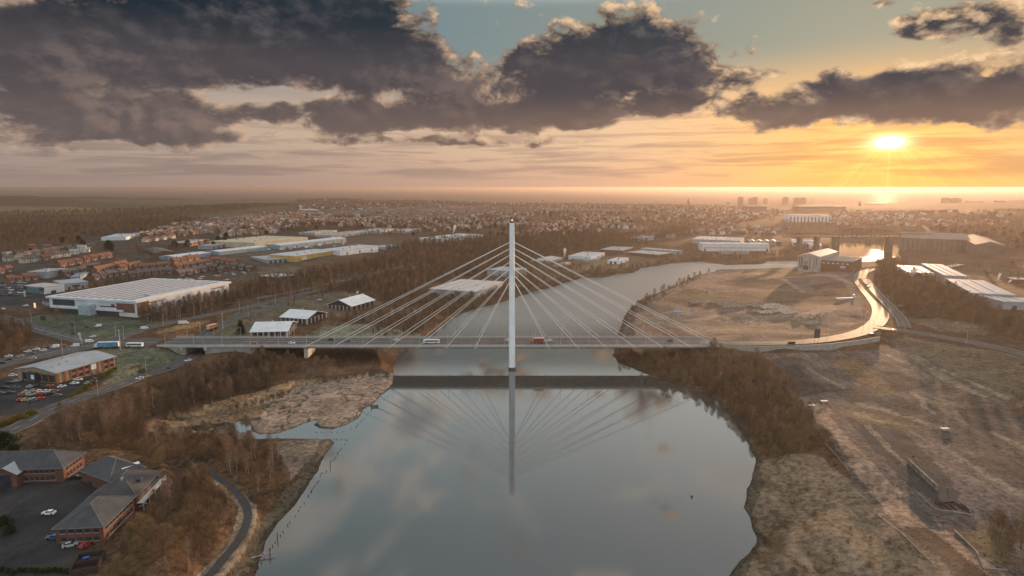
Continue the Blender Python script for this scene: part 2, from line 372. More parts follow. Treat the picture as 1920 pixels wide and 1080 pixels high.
# road('bridge_right_low', [(1600,600,12),(1614,585,12),(1616,570,12),(1604,552,12),(1596,535,11)], 3.5)
road('right_branch', [(1640,613,15.5),(1690,620,15.5),(1760,631,16),(1840,646,16.5),(1925,665,17),(2050,700,17)], 6.0)
road('right_inner', [(1622,523,12),(1640,545,13.5),(1664,570,14.5),(1688,596,15.3),(1696,614,15.5)], 4.5)
road('riverside', [(372,872,8),(384,880,8),(402,891,7),(430,911,6),(452,933,5.2),(464,955,5),(463,980,5),(448,1012,5),(424,1042,5),(394,1078,5),(350,1130,5)], 1.5, 3)
PADS.append((np.array([[-225, 472, 16.0], [-1 * -0 - 140, 472, 9]]), 0.1, 1.0))
PADS.pop()

# ------------------------------------------------------------------ ground mesh
th = np.concatenate([np.linspace(-80, -44, 24, endpoint=False), np.linspace(-44, 44, 900, endpoint=False), np.linspace(44, 80, 24)])
rr = np.concatenate([np.exp(np.linspace(math.log(60), math.log(1500), 640, endpoint=False)), np.exp(np.linspace(math.log(1500), math.log(5200), 220))])
TH, RR = np.meshgrid(np.radians(th), rr)
GX = RR * np.sin(TH); GY = RR * np.cos(TH)
GZ = height(GX, GY)
def project(X, Y, Z):
    c, s = math.cos(PITCH), math.sin(PITCH); dz = Z - CAM_H
    dep = Y * c - dz * s; up = Y * s + dz * c
    dep = np.maximum(dep, 1.0)
    return 960 + FPX * X / dep, 540 - FPX * up / dep
PX, PY = project(GX, GY, GZ)
jx = vnoise(GX, GY, 14, 21) * 4 + vnoise(GX, GY, 5, 22) * 2; jy = (vnoise(GX, GY, 14, 23) * 4 + vnoise(GX, GY, 5, 24) * 2) * 0.5
far_k = np.clip(400 / RR, 0.15, 1.5); JX = PX + jx * far_k; JY = PY + jy * far_k
def pip(X, Y, P):
    ins = np.zeros(X.shape, bool); n = len(P)
    for i in range(n):
        ax, ay = P[i]; bx, by = P[(i + 1) % n]
        ins ^= ((ay > Y) != (by > Y)) & (X < (bx - ax) * (Y - ay) / ((by - ay) or 1e-9) + ax)
    return ins
C = np.zeros(GX.shape + (4,)); C[..., 3] = 0.35         # rgb = land colour, a = frost / pale fleck amount
SCRUB = (0.085, 0.052, 0.031); C[..., :3] = SCRUB
C[RR > 1300, :3] = (0.075, 0.05, 0.034)
RT = np.array
def paint(P, c, a=0.35, jit=True):
    m = pip(JX if jit else PX, JY if jit else PY, P); C[m, :3] = c; C[m, 3] = a
GRASS = (0.075, 0.095, 0.062); DIRT = (0.125, 0.088, 0.062); BROWNF = (0.118, 0.092, 0.086); ASPH = (0.045, 0.044, 0.046); REED = (0.25, 0.175, 0.11); MUDC = (0.27, 0.205, 0.165)
BANK = (0.10, 0.085, 0.062); FIELD = (0.11, 0.10, 0.06)
paint([(-300,366),(2200,372),(2200,420),(-300,420)], (0.08, 0.058, 0.04), .3)
paint([(-100,384),(120,388),(260,395),(140,402),(-100,402)], (0.15, 0.115, 0.07), .2)
paint([(120,372),(560,378),(640,384),(330,384),(200,380)], (0.10, 0.085, 0.052), .2)
paint([(300,410),(440,400),(560,403),(420,414)], (0.085, 0.085, 0.05), .2)
# left: park lawns, verges
paint([(20,612),(70,590),(130,588),(260,600),(330,606),(240,628),(190,640),(120,626)], GRASS, .45)
paint([(185,655),(285,650),(340,662),(355,672),(330,686),(250,706),(190,726),(205,700),(218,690)], (0.10, 0.115, 0.08), .55)
paint([(255,708),(290,694),(240,690),(270,680)], (0.08, 0.05, 0.035), .3)
paint([(300,625),(380,610),(395,600),(330,612),(290,622)], (0.20, 0.13, 0.07), .4)
paint([(395,628),(470,632),(480,612),(520,590),(600,580),(620,600),(560,640),(700,636),(690,620),(600,608),(640,585),(700,580),(480,570),(430,590)], (0.105, 0.10, 0.068), .6)
paint([(500,565),(640,545),(700,560),(740,590),(690,600),(600,590),(560,600),(440,612),(430,598)], (0.115, 0.098, 0.07), .55)
paint([(600,612),(700,608),(790,628),(780,634),(600,632)], (0.16, 0.165, 0.125), .7)
paint([(700,580),(780,573),(800,585),(740,590)], (0.22, 0.18, 0.14), .6)
paint([(480,660),(740,658),(745,668),(640,690),(560,705),(500,716),(470,690)], (0.085, 0.055, 0.036), .25)
paint([(600,690),(700,680),(738,700),(730,706),(640,712),(560,722)], (0.095, 0.06, 0.042), .2)
paint([(340,785),(430,765),(500,745),(560,725),(620,712),(545,715),(480,735),(400,755),(300,780),(260,800),(300,812)], REED, .3)
paint(MUD, MUDC, 1.0)
paint([(290,812),(300,790),(420,768),(500,755),(480,790),(420,800),(370,812)], (0.20, 0.14, 0.085), .4)
paint([(350,800),(430,790),(440,800),(400,806),(350,810)], (0.03, 0.028, 0.022), .1)
paint([(540,825),(620,822),(626,832),(560,940),(500,1012),(470,1090),(430,1090),(460,1010),(520,950),(560,890),(580,850)], BANK, .6)
paint([(500,830),(600,824),(590,850),(560,880),(540,900),(530,860)], (0.19, 0.15, 0.115), .9)
paint([(360,868),(395,878),(450,920),(482,952),(485,985),(460,1030),(420,1090),(360,1090),(420,1030),(444,985),(444,950),(415,915),(375,890)], (0.24, 0.20, 0.15), .9)
# near car park, retail car park
paint([(-400,880),(178,880),(200,930),(110,990),(115,1025),(200,1030),(200,1050),(150,1090),(-400,1090)], ASPH, .1, False)
paint([(-200,700),(30,712),(110,722),(200,700),(215,706),(160,730),(118,752),(60,770),(0,780),(-200,800)], ASPH, .1, False)
paint([(-100,520),(50,516),(50,545),(110,560),(60,580),(-100,575)], (0.05,0.05,0.052), .15, False)
# housing / industry ground
paint([(0,470),(300,420),(560,420),(560,512),(440,530),(180,530),(0,540)], (0.062, 0.052, 0.044), .5)
paint([(400,470),(720,440),(760,462),(500,510),(420,500)], (0.075, 0.062, 0.052), .5)
paint([(480,510),(560,500),(570,515),(500,530)], (0.10, 0.088, 0.07), .6)
# right: peninsula site
PEN = [(1165,640),(1180,585),(1230,556),(1300,520),(1345,505),(1500,500),(1600,500),(1600,540),(1618,560),(1616,600),(1590,615),(1440,640)]
paint(PEN, (0.13, 0.098, 0.088), 1.0)
for P in [[(1200,620),(1290,612),(1400,625),(1300,634)],[(1330,530),(1420,520),(1500,530),(1440,545)],[(1520,535),(1580,528),(1600,560),(1550,570)],[(1240,560),(1300,540),(1330,548),(1270,570)]]: paint(P, (0.085, 0.062, 0.05), .4)
for P in [[(1280,600),(1420,580),(1424,583),(1290,606)],[(1420,520),(1560,512),(1600,530),(1596,534),(1550,518),(1424,524)],[(1350,560),(1500,552),(1502,556),(1352,565)],[(1440,600),(1560,575),(1575,580),(1460,612)],[(1470,520),(1530,560),(1522,562),(1462,522)],[(1300,520),(1310,520),(1230,560),(1220,560)]]: paint(P, (0.24, 0.185, 0.15), .8)
paint([(1205,600),(1290,570),(1300,590),(1260,610),(1230,608)], (0.155, 0.14, 0.12), .3)
paint([(1250,608),(1440,590),(1560,598),(1540,615),(1300,630)], (0.17, 0.135, 0.105), .8)
paint([(1250,555),(1400,545),(1560,550),(1580,570),(1400,580),(1280,575)], (0.115, 0.085, 0.06), .5)
paint([(1400,505),(1500,502),(1560,510),(1480,520),(1380,516)], (0.16, 0.12, 0.07), .4)
# right: cleared brownfield
paint([(1410,664),(1660,655),(1700,645),(1930,675),(2300,760),(2300,1400),(1760,1400),(1640,960),(1520,770),(1430,680)], BROWNF, .9)
for P, c, a in [([(1440,672),(1500,668),(1560,712),(1590,730),(1520,728),(1470,700)], (0.115, 0.09, 0.08), .2),
                ([(1560,680),(1600,668),(1660,710),(1690,740),(1640,735),(1600,710)], (0.165, 0.11, 0.07), .6),
                ([(1700,665),(1760,668),(1830,720),(1920,770),(1960,800),(1850,790),(1760,720)], (0.10, 0.08, 0.068), .4),
                ([(1600,800),(1680,796),(1760,870),(1800,930),(1780,960),(1690,900)], (0.062, 0.056, 0.056), .1),
                ([(1530,755),(1660,770),(1770,800),(1730,810),(1600,796)], (0.09, 0.07, 0.058), .4),
                ([(1700,740),(1900,780),(2100,860),(2100,960),(1850,900),(1760,820)], (0.082, 0.070, 0.064), .35),
                ([(1610,790),(1700,800),(1760,806),(1620,770),(1600,772)], (0.155, 0.12, 0.085), .3),
                ([(1660,700),(1720,700),(1850,790),(1810,800)], (0.15, 0.12, 0.095), .6),
                ([(1800,700),(1930,720),(2000,750),(1860,745)], (0.12, 0.098, 0.075), .5)]: paint(P, c, a)
paint([(1700,668),(1720,664),(1800,720),(1860,742),(1845,746),(1780,722)], (0.17, 0.15, 0.12), .3, False)
paint([(1520,760),(1545,760),(1600,835),(1700,930),(1800,1020),(1900,1090),(1840,1090),(1760,1040),(1680,980),(1600,880)], (0.27, 0.19, 0.145), .3)
for P in [[(1500,684),(1506,682),(1612,742),(1606,744)],[(1440,700),(1448,698),(1560,800),(1552,802)],[(1575,748),(1580,745),(1770,800),(1762,804)],[(1760,690),(1766,688),(1930,762),(1924,766)],[(1620,796),(1630,794),(1700,868),(1690,872)],[(1690,720),(1698,718),(1760,776),(1750,778)],[(1840,800),(1850,798),(2000,880),(1990,885)],[(1790,860),(1800,856),(1930,930),(1920,936)],[(1660,664),(1670,662),(1720,690),(1708,692)]]: paint(P, (0.20, 0.165, 0.13), .6)
for P in [[(1450,690),(1490,684),(1560,735),(1500,745)],[(1640,700),(1690,696),(1740,726),(1680,735)],[(1620,745),(1680,742),(1750,775),(1690,780)],[(1780,760),(1850,770),(1900,810),(1830,806)],[(1840,840),(1930,860),(1990,930),(1880,900)],[(1560,730),(1600,728),(1640,752),(1590,755)]]: paint(P, (0.068, 0.058, 0.054), .25)
paint([(1680,930),(1710,925),(1770,1000),(1740,990)], (0.095, 0.085, 0.08), .2)
paint([(1700,990),(1740,990),(1830,1060),(1860,1090),(1800,1090),(1740,1040)], (0.11, 0.07, 0.05), .2)
paint([(1790,1000),(1870,995),(1900,1040),(1900,1070),(1850,1050)], (0.15, 0.115, 0.07), .9)
paint([(1425,860),(1500,850),(1540,860),(1600,900),(1680,985),(1760,1045),(1810,1095),(1380,1095),(1420,1020),(1412,960)], (0.17, 0.125, 0.088), 1.0)
paint([(1395,800),(1430,860),(1425,930),(1405,975),(1425,1020),(1390,1090),(1360,1090),(1400,1020),(1392,950),(1410,890)], (0.085, 0.07, 0.05), .4)
paint([(1655,640),(1700,632),(1940,672),(1940,740),(1800,690)], (0.125, 0.098, 0.07), .45)
paint([(1700,600),(1760,596),(1860,610),(1850,630),(1760,622)], (0.135, 0.11, 0.08), .4)
paint([(1150,648),(1440,652),(1430,664),(1250,672)], (0.14, 0.095, 0.06), .3)
paint([(1640,500),(1920,500),(1920,525),(1820,520),(1700,512)], (0.09, 0.07, 0.05), .5)
# far left bank industry and strips by the upper river
paint([(1000,500),(1140,480),(1260,478),(1300,485),(1200,500),(1080,520),(1000,540)], (0.13, 0.095, 0.065), .4)
wetm = (GZ < 0.55 + 0.25 * vnoise(GX, GY, 4, 61)) & (GZ > -0.2) & ~pip(JX, JY, MUD); C[wetm, :3] = (0.062, 0.05, 0.038); C[wetm, 3] = .5
wetm = (GZ < 0.22) & (GZ > -0.2); C[wetm, :3] = (0.05, 0.042, 0.033); C[wetm, 3] = .2
creek = pip(PX, PY, MUD) & (np.abs(vnoise(GX, GY, 11, 71) + .4 * vnoise(GX, GY, 4, 72)) < .10); C[creek, :3] = (0.085, 0.068, 0.052)
me = bpy.data.meshes.new('ground')
nr, nt = GX.shape
V = np.stack([GX, GY, GZ], -1).reshape(-1, 3)
i0 = (np.arange(nr - 1)[:, None] * nt + np.arange(nt - 1)[None]).ravel()
F = np.stack([i0, i0 + 1, i0 + nt + 1, i0 + nt], -1)
me.vertices.add(len(V)); me.vertices.foreach_set('co', V.ravel().astype(np.float32))
me.loops.add(F.size); me.loops.foreach_set('vertex_index', F.ravel().astype(np.int32))
me.polygons.add(len(F)); me.polygons.foreach_set('loop_start', np.arange(0, F.size, 4, dtype=np.int32))
me.update(calc_edges=True); me.polygons.foreach_set('use_smooth', np.ones(len(F), bool))
ca = me.color_attributes.new('cover', 'FLOAT_COLOR', 'POINT'); ca.data.foreach_set('color', C.reshape(-1).astype(np.float32))
ground = bpy.data.objects.new('ground', me); COL.objects.link(ground); tag(ground, kind='structure')
gm = bpy.data.materials.new('ground'); gm.use_nodes = True; t = gm.node_tree; E.T = t; b = t.nodes['Principled BSDF']
att = t.nodes.new('ShaderNodeAttribute'); att.attribute_name = 'cover'
geo = t.nodes.new('ShaderNodeNewGeometry'); pos = E(geo.outputs['Position'])
cv_ = E(att.outputs['Color']); fa = E(att.outputs['Alpha'])
nA = noise(pos, 0.05, 6, 0.6, 0.6); nB = noise(pos, 0.42, 6, 0.65, 0.4); nC = noise(pos, 1.7, 4, 0.65)
k = t.nodes.new('ShaderNodeVectorMath'); k.operation = 'MULTIPLY'; t.links.new(pos.v, k.inputs[0]); k.inputs[1].default_value = (0.30, 0.035, 0.3)
nD = noise(E(k.outputs[0]), 1.0, 6, 0.65, 0.5)
base = mixc(1.0, cv_, mixc(sm(nA, 0.3, 0.7), (0.62, 0.62, 0.62), (1.3, 1.25, 1.2)), 'MULTIPLY')
base = mixc(sm(fa, 0.1, 0.3, 0.12, 1.0), base, mixc(1.0, base, mixc(sm(nB, 0.32, 0.68), (0.5, 0.49, 0.47), (1.55, 1.5, 1.45)), 'MULTIPLY'))
base = mixc(sm(nD, 0.52, 0.68) * fa * 0.45, base, (0.30, 0.245, 0.19))
base = mixc(sm(nC, 0.52, 0.72) * fa * 0.6, base, (0.32, 0.28, 0.23))
base = mixc(sm(noise(pos, 0.9, 5, 0.7), 0.56, 0.7) * fa * 0.55, base, (0.05, 0.038, 0.028))
t.links.new(base.v, b.inputs['Base Color']); b.inputs['Roughness'].default_value = 0.95; b.inputs['Specular IOR Level'].default_value = 0.1
bp = t.nodes.new('ShaderNodeBump'); bp.inputs['Distance'].default_value = 0.5; bp.inputs['Strength'].default_value = 0.8
t.links.new((nB * 1.0 + nC * 0.5 + nD * 0.8).v, bp.inputs['Height']); t.links.new(bp.outputs[0], b.inputs['Normal'])
me.materials.append(gm)

# ------------------------------------------------------------------ water
def water(name, r0, r1, nr_, tint, rough, bump, bscale):
    mb = MB(); a_ = [R(-88 + 176 * i / 48) for i in range(49)]; rs = [r0 * (r1 / r0) ** (i / nr_) for i in range(nr_ + 1)]
    vs = [(r * math.sin(a), r * math.cos(a), 0.0) for r in rs for a in a_]
    fs = [(i * 49 + j, i * 49 + j + 1, (i + 1) * 49 + j + 1, (i + 1) * 49 + j) for i in range(nr_) for j in range(48)]
    mb.add(vs, fs)
    m = bpy.data.materials.new(name); m.use_nodes = True; t = m.node_tree; E.T = t
    for n in list(t.nodes): t.nodes.remove(n)
    out = t.nodes.new('ShaderNodeOutputMaterial')
    geo = t.nodes.new('ShaderNodeNewGeometry'); pos = E(geo.outputs['Position'])
    k = t.nodes.new('ShaderNodeVectorMath'); k.operation = 'MULTIPLY'; t.links.new(pos.v, k.inputs[0]); k.inputs[1].default_value = (1, 2.2, 1)
    bn = t.nodes.new('ShaderNodeBump'); bn.inputs['Distance'].default_value = bump; bn.inputs['Strength'].default_value = 1.0
    big = sm(noise(pos, 0.012, 4, 0.6, 0.5), 0.35, 0.7, 0.25, 1.0)
    t.links.new((noise(E(k.outputs[0]), bscale, 5, 0.6) * big).v, bn.inputs['Height'])
    d = t.nodes.new('ShaderNodeBsdfDiffuse'); d.inputs[0].default_value = col(tint)
    g = t.nodes.new('ShaderNodeBsdfGlossy'); g.inputs['Roughness'].default_value = rough
    if name == 'river':
        sx_ = t.nodes.new('ShaderNodeSeparateXYZ'); t.links.new(geo.outputs['Position'], sx_.inputs[0]); t.links.new((sm(E(sx_.outputs[1]), 480, 640, rough, 0.28) - sm(E(sx_.outputs[1]), 1080, 1250, 0, 0.22)).v, g.inputs['Roughness'])
    g.inputs[0].default_value = (0.97, 0.98, 1, 1)
    t.links.new(bn.outputs[0], g.inputs['Normal'])
    fr = t.nodes.new('ShaderNodeFresnel'); fr.inputs[0].default_value = 2.15 if name == 'river' else 1.33
    mx = t.nodes.new('ShaderNodeMixShader'); t.links.new((E(fr.outputs[0]) * (1.0 if name == 'river' else 0.04)).v, mx.inputs[0]); t.links.new(d.outputs[0], mx.inputs[1]); t.links.new(g.outputs[0], mx.inputs[2])
    t.links.new(mx.outputs[0], out.inputs[0])
    return tag(mb.build(name, m), kind='structure')
water('river', 40, 3600, 20, (0.06, 0.06, 0.055), 0.015, 0.008, 0.9)
water('sea', 3600, 60000, 24, (0.06, 0.06, 0.065), 0.5, 0.3, 0.05)

# ------------------------------------------------------------------ the cable-stayed bridge
YC, DW, DZ = 467.0, 13.6, 16.0
white = mat('white_paint', (0.80, 0.82, 0.83), (0.72, 0.74, 0.75), 0.15, 0.45, obj=False)
steel = mat('pale_steel', (0.55, 0.54, 0.52), (0.45, 0.44, 0.42), 0.3, 0.5)
conc = mat('concrete', (0.36, 0.345, 0.32), (0.26, 0.245, 0.22), 0.25, 0.85, 0.02)
darkc = mat('weathered_base', (0.17, 0.13, 0.09), (0.09, 0.07, 0.05), 0.6, 0.8)
asph = mat('asphalt', (0.075, 0.068, 0.066), (0.05, 0.045, 0.045), 0.12, 0.7, spec=0.35)
line = mat('road_paint', (0.7, 0.69, 0.66), (0.5, 0.49, 0.46), 1.5, 0.7)
grey = mat('grey_metal', (0.30, 0.30, 0.30), None, 0.5, 0.5)
dark = mat('dark_metal', (0.04, 0.04, 0.045), None, 0.5, 0.5)
paving = mat('paving', (0.20, 0.18, 0.16), (0.15, 0.135, 0.12), 0.4, 0.85)

def wx(px, Y=YC - DW, Z=DZ):
    dep = Y * math.cos(PITCH) - (Z - CAM_H) * math.sin(PITCH)
    return (px - 960.5) * dep / FPX
XL, XR = wx(294), wx(1352)
br = empty('cable_stayed_bridge', (0, YC, 0), 0, 'white single pylon cable stayed road bridge crossing the river from bank to bank', 'bridge')
def rel(mb_, name, m, parent=br, **k): return mb_.build(name, m, parent, **k)
d = MB()
prof = [(-13.6, -0.25), (-13.6, -1.1), (-11.2, -2.3), (11.2, -2.3), (13.6, -1.1), (13.6, -0.25), (11.5, 0), (-11.5, 0)]
n = len(prof)
xs = [XL + (XR - XL) * i / 40 for i in range(41)]
vs = [(x, y, DZ + z) for x in xs for y, z in prof]
fs = [(i * n + j, i * n + (j + 1) % n, (i + 1) * n + (j + 1) % n, (i + 1) * n + j) for i in range(40) for j in range(n)]
d.add(vs, fs + [tuple(range(n)), tuple(range(40 * n, 41 * n))[::-1]])
deck = rel(d, 'deck', mat('deck_steel', (0.42, 0.41, 0.39), (0.34, 0.33, 0.31), 0.2, 0.6))
f = MB()
for s in (-1, 1): f.box((XL + XR) / 2, s * 13.72, DZ - 0.35, XR - XL, 0.3, 0.75)
rel(f, 'fascia', steel, deck)
f = MB()
for i in range(int((XR - XL) / 5)): f.box(XL + 3 + i * 5, 0, DZ - 2.55, 0.35, 22.0, 0.26)
rel(f, 'underside_rib', conc, deck)
f = MB(); f.box((XL + XR) / 2, 0, DZ + 0.01, XR - XL, 16.4, 0.05); rel(f, 'carriageway', asph)
f = MB(); f.box((XL + XR) / 2, 10.6, DZ + 0.0, XR - XL, 4.2, 0.16); f.box((XL + XR) / 2, -10.6, DZ + 0.0, XR - XL, 4.2, 0.16); rel(f, 'footway', mat('footway', (0.15, 0.13, 0.12), (0.11, 0.1, 0.09), 0.3, 0.8))
f = MB()
for yy in (-7.6, -0.5, 0.5, 7.6): f.box((XL + XR) / 2, yy, DZ + 0.065, XR - XL, 0.16, 0.01)
k = int((XR - XL) / 9)
for i in range(k):
    for yy in (-4.0, 4.0): f.box(XL + 4 + i * 9, yy, DZ + 0.065, 3.0, 0.14, 0.01)
rel(f, 'lane_marking', line)
for s in (-1, 1):
    f = MB()
    for z in (0.35, 0.75, 1.2): f.box((XL + XR) / 2, s * 13.35, DZ + z, XR - XL, 0.09, 0.09)
    for i in range(int((XR - XL) / 2.5)): f.box(XL + 1 + i * 2.5, s * 13.35, DZ, 0.1, 0.1, 1.25)
    rel(f, 'parapet', steel)
# pylon: two legs leaning together
PT = 104.6; merge = 71.0
def leg_pts(s): return [(s * 17.5, 0), (s * 16.2, DZ), (s * 2.1, merge), (s * 1.2, PT)]
def hw_(z): return 2.35 - 0.45 * z / PT          # half width along the bridge
for s in (-1, 1):
    f = MB(); prev = None
    zs = [1.4, 8, 16, 30, 45, 60, merge]
    rings = []
    for z in zs:
        yy = s * (17.5 + (2.0 - 17.5) * z / merge); h = hw_(z); t_ = 1.9 - 0.3 * z / PT
        rings.append([(-h, yy - t_ * .55, z), (-h * .6, yy - t_, z), (h * .6, yy - t_, z), (h, yy - t_ * .55, z), (h, yy + t_ * .55, z), (h * .6, yy + t_, z), (-h * .6, yy + t_, z), (-h, yy + t_ * .55, z)])
    vs = [p for r_ in rings for p in r_]
    f.add(vs, [(i * 8 + j, i * 8 + (j + 1) % 8, (i + 1) * 8 + (j + 1) % 8, (i + 1) * 8 + j) for i in range(len(zs) - 1) for j in range(8)] + [tuple(range(8))[::-1]])
    lg = rel(f, 'pylon_leg', white)
    f = MB(); yy = s * 17.5
    f.prism([(-2.6, yy - 2.2), (2.6, yy - 2.2), (2.6, yy + 2.2), (-2.6, yy + 2.2)], -3, 1.4)
    rel(f, 'tidal_base', darkc, lg)
f = MB()
zs = [merge - 4, 78, 88, 97, PT]; vs = []
for z in zs:
    h = hw_(z); t_ = 4.4 - 1.9 * (z - merge) / (PT - merge)
    vs += [(-h, -t_ * .55, z), (-h * .6, -t_, z), (h * .6, -t_, z), (h, -t_ * .55, z), (h, t_ * .55, z), (h * .6, t_, z), (-h * .6, t_, z), (-h, t_ * .55, z)]
f.add(vs, [(i * 8 + j, i * 8 + (j + 1) % 8, (i + 1) * 8 + (j + 1) % 8, (i + 1) * 8 + j) for i in range(4) for j in range(8)] + [tuple(range(32, 40)), tuple(range(8))[::-1]])
mast = rel(f, 'pylon_mast', white)
f = MB(); f.prism([(-1.75, -2.2), (1.75, -2.2), (1.75, 2.2), (-1.75, 2.2)], PT + 0.003, PT + .45); rel(f, 'cap', dark, mast)
f = MB(); f.tube((0, 0, PT + .4), (0, 0, PT + 1.7), .12); f.tube((0.35, 0, PT + .4), (0.35, 0, PT + 1.1), .06); rel(f, 'beacon_post', dark, mast)
f = MB(); f.tube((0, 0, PT + 1.7), (0, 0, PT + 2.3), .38, .3, 8); rel(f, 'beacon', mat('beacon_lamp', (.9, .5, .4), None, 1, .4, emit=((1, .55, .45), 3.0)), mast)
# cables: 7 pairs on each side
nearx = [68, 122, 175.5, 229, 281.5, 335, 387.5]; topy = [529, 517, 504.5, 491.5, 478.5, 466.5, 454.5]
cab = mat('cable_sheath', (0.85, 0.83, 0.80), (0.78, 0.76, 0.73), 0.4, 0.4)
for sx in (-1, 1):
    for nx, ty in zip(nearx, topy):
        X = wx(960.5 + sx * nx, YC - DW, DZ)
        zt = at(960, ty, 0); rw = ray(960 , ty); zt = CAM_H + rw[2] * (YC / rw[1])
        for sy in (-1, 1):
            f = MB(); p = Vector((X, sy * 13.9, DZ - 0.3)); q = Vector((sx * hw_(zt) * .9, sy * 1.0, zt))
            f.tube(p, q, 0.18, 0.18, 6)
            c = rel(f, 'cable', cab)
            f = MB(); f.tube(p + (p - q).normalized() * 1.9, p + (q - p).normalized() * 1.0, 0.38, 0.34, 6); f.box(p.x - sx * .4, sy * 13.8, DZ - 1.3, 0.9, 0.9, 1.5)
            rel(f, 'anchorage', steel, c)
# piers and left abutment
def capsule(w, l):
    return [(-w, -l), (-w * .6, -l - w * .7), (w * .6, -l - w * .7), (w, -l), (w, l), (w * .6, l + w * .7), (-w * .6, l + w * .7), (-w, l)]
for px in (573.5, 1352):
    X = wx(px, YC - 10, 12); zb = float(height(np.array([X]), np.array([YC - 8]))[0])
    f = MB(); f.prism([(X + a, b) for a, b in capsule(1.5, 9.5)], min(zb, 8) - 2, DZ - 2.35); rel(f, 'pier', mat('pier_concrete', (0.62, 0.60, 0.57), (0.5, 0.48, 0.45), .3, .7))
f = MB()
# abutment walls either side of the underpass, wing wall
X0, X1, X2, X3 = wx(352), wx(383), wx(470), wx(320)
f.box((X1 + X2) / 2, 0, 5, X2 - X1, 26.0, DZ - 1.2 - 5); f.box((X0 + XL) / 2 - 2, 0, 7, X0 - XL - 4 + 4, 26.0, DZ - 1.2 - 7)
rel(f, 'abutment', conc)
f = MB()
for px in (341, 386): f = MB(); f.box(wx(px), -13.9, DZ - 3.0, 1.9, 1.5, 2.2); rel(f, 'bearing_block', mat('pale_concrete', (0.5, 0.48, 0.45), None, .4, .8))

# retaining wall of the right approach
P = [at(a, b, 16) for a, b in [(1352,650.5),(1440,651),(1500,650),(1560,646),(1610,640),(1650,633)]]
f = MB(); par = MB()
for (ax, ay, _), (bx, by, _) in zip(P[:-1], P[1:]):
    zb = min(float(height(np.array([ax]), np.array([ay - 6]))[0]), float(height(np.array([bx]), np.array([by - 6]))[0])) - 2
    for q, z0, z1, o0, o1 in ((f, zb, 15.95, 0, .5), (par, 15.95, 16.8, -.12, .55)):
        q.add([(ax, ay + o0, z0), (bx, by + o0, z0), (bx, by + o1, z0), (ax, ay + o1, z0), (ax, ay + o0, z1), (bx, by + o0, z1), (bx, by + o1, z1), (ax, ay + o1, z1)],
              [(3, 2, 1, 0), (4, 5, 6, 7), (0, 1, 5, 4), (1, 2, 6, 5), (2, 3, 7, 6), (3, 0, 4, 7)])
rw_ = empty('retaining_wall', (0, 0, 0), 0, 'long curved concrete retaining wall with pale parapet right of the bridge', 'wall')
f.build('wall_face', conc, rw_); par.build('parapet', mat('dull_parapet', (.36, .33, .30), (.28, .26, .24), .3, .7), rw_)

# ------------------------------------------------------------------ roads
def resample(P, step):
    P = np.asarray(P); out = [P[0]]
    # Catmull-Rom through the points
    Q = np.vstack([2 * P[0] - P[1], P, 2 * P[-1] - P[-2]])
    for i in range(1, len(Q) - 2):
        n = max(2, int(np.linalg.norm(Q[i + 1] - Q[i]) / step))
        for k in range(1, n + 1):
            t = k / n; a, b, c, d = Q[i - 1], Q[i], Q[i + 1], Q[i + 2]
            out.append(0.5 * ((2 * b) + (-a + c) * t + (2 * a - 5 * b + 4 * c - d) * t * t + (-a + 3 * b - 3 * c + d) * t ** 3))
    return np.array(out)
def ribbon(mb_, P, o0, o1, dz=0.0, thick=0.0):
    D = np.gradient(P[:, :2], axis=0); D /= np.linalg.norm(D, axis=1)[:, None] + 1e-9; Nn = np.stack([D[:, 1], -D[:, 0]], 1)
    A = P[:, :2] + Nn * o0; B_ = P[:, :2] + Nn * o1; n = len(P)
    if thick:
        vs = [(*A[i], P[i, 2] + dz - thick) for i in range(n)] + [(*A[i], P[i, 2] + dz) for i in range(n)] + [(*B_[i], P[i, 2] + dz) for i in range(n)] + [(*B_[i], P[i, 2] + dz - thick) for i in range(n)]
        fs = [(k * n + i, k * n + i + 1, (k + 1) * n + i + 1, (k + 1) * n + i) for k in range(3) for i in range(n - 1)]
    else:
        vs = [(*A[i], P[i, 2] + dz) for i in range(n)] + [(*B_[i], P[i, 2] + dz) for i in range(n)]
        fs = [(i, i + 1, n + i + 1, n + i) for i in range(n - 1)]
    mb_.add(vs, fs)
wet = mat('worn_asphalt', (0.075, 0.066, 0.062), (0.05, 0.045, 0.042), 0.1, 0.66, spec=0.22)
pathm = mat('path_tarmac', (0.06, 0.058, 0.058), (0.045, 0.043, 0.043), 0.6, 0.85)
ROADL = {}
zi = 0
for key, (P, hw) in ROADS.items():
    L = resample(P, 6.0); ROADL[key] = (L, hw); zi += 1; dz = 0.02 * zi
    f = MB(); ribbon(f, L, -hw, hw, dz + .02)
    name = 'path' if key == 'riverside' else 'road'
    tag(f.build(name, pathm if key == 'riverside' else (wet if 'right' in key else asph)), kind='structure')
    if key == 'riverside': continue
    f = MB()
    for s in (-1, 1):
        ribbon(f, L, s * hw, s * (hw + .35), dz + 0.13, 0.3)
    tag(f.build('kerb', paving), kind='structure')
    f = MB(); n = len(L)
    if hw > 6.5:
        for o in (-.35, .35): ribbon(f, L, o - .08, o + .08, dz + 0.035)
        for o in (-hw / 2, hw / 2):
            for i in range(0, n - 2, 2): ribbon(f, L[i:i + 2] * 1.0, o - .08, o + .08, dz + 0.035)
    else:
        for i in range(0, n - 2, 2): ribbon(f, L[i:i + 2], -.08, .08, dz + 0.035)
    if 'right' in key:
        for s in (-1, 1): ribbon(f, L, s * (hw - .5), s * (hw - .35), dz + 0.035)
    tag(f.build('road_marking', line), kind='structure')

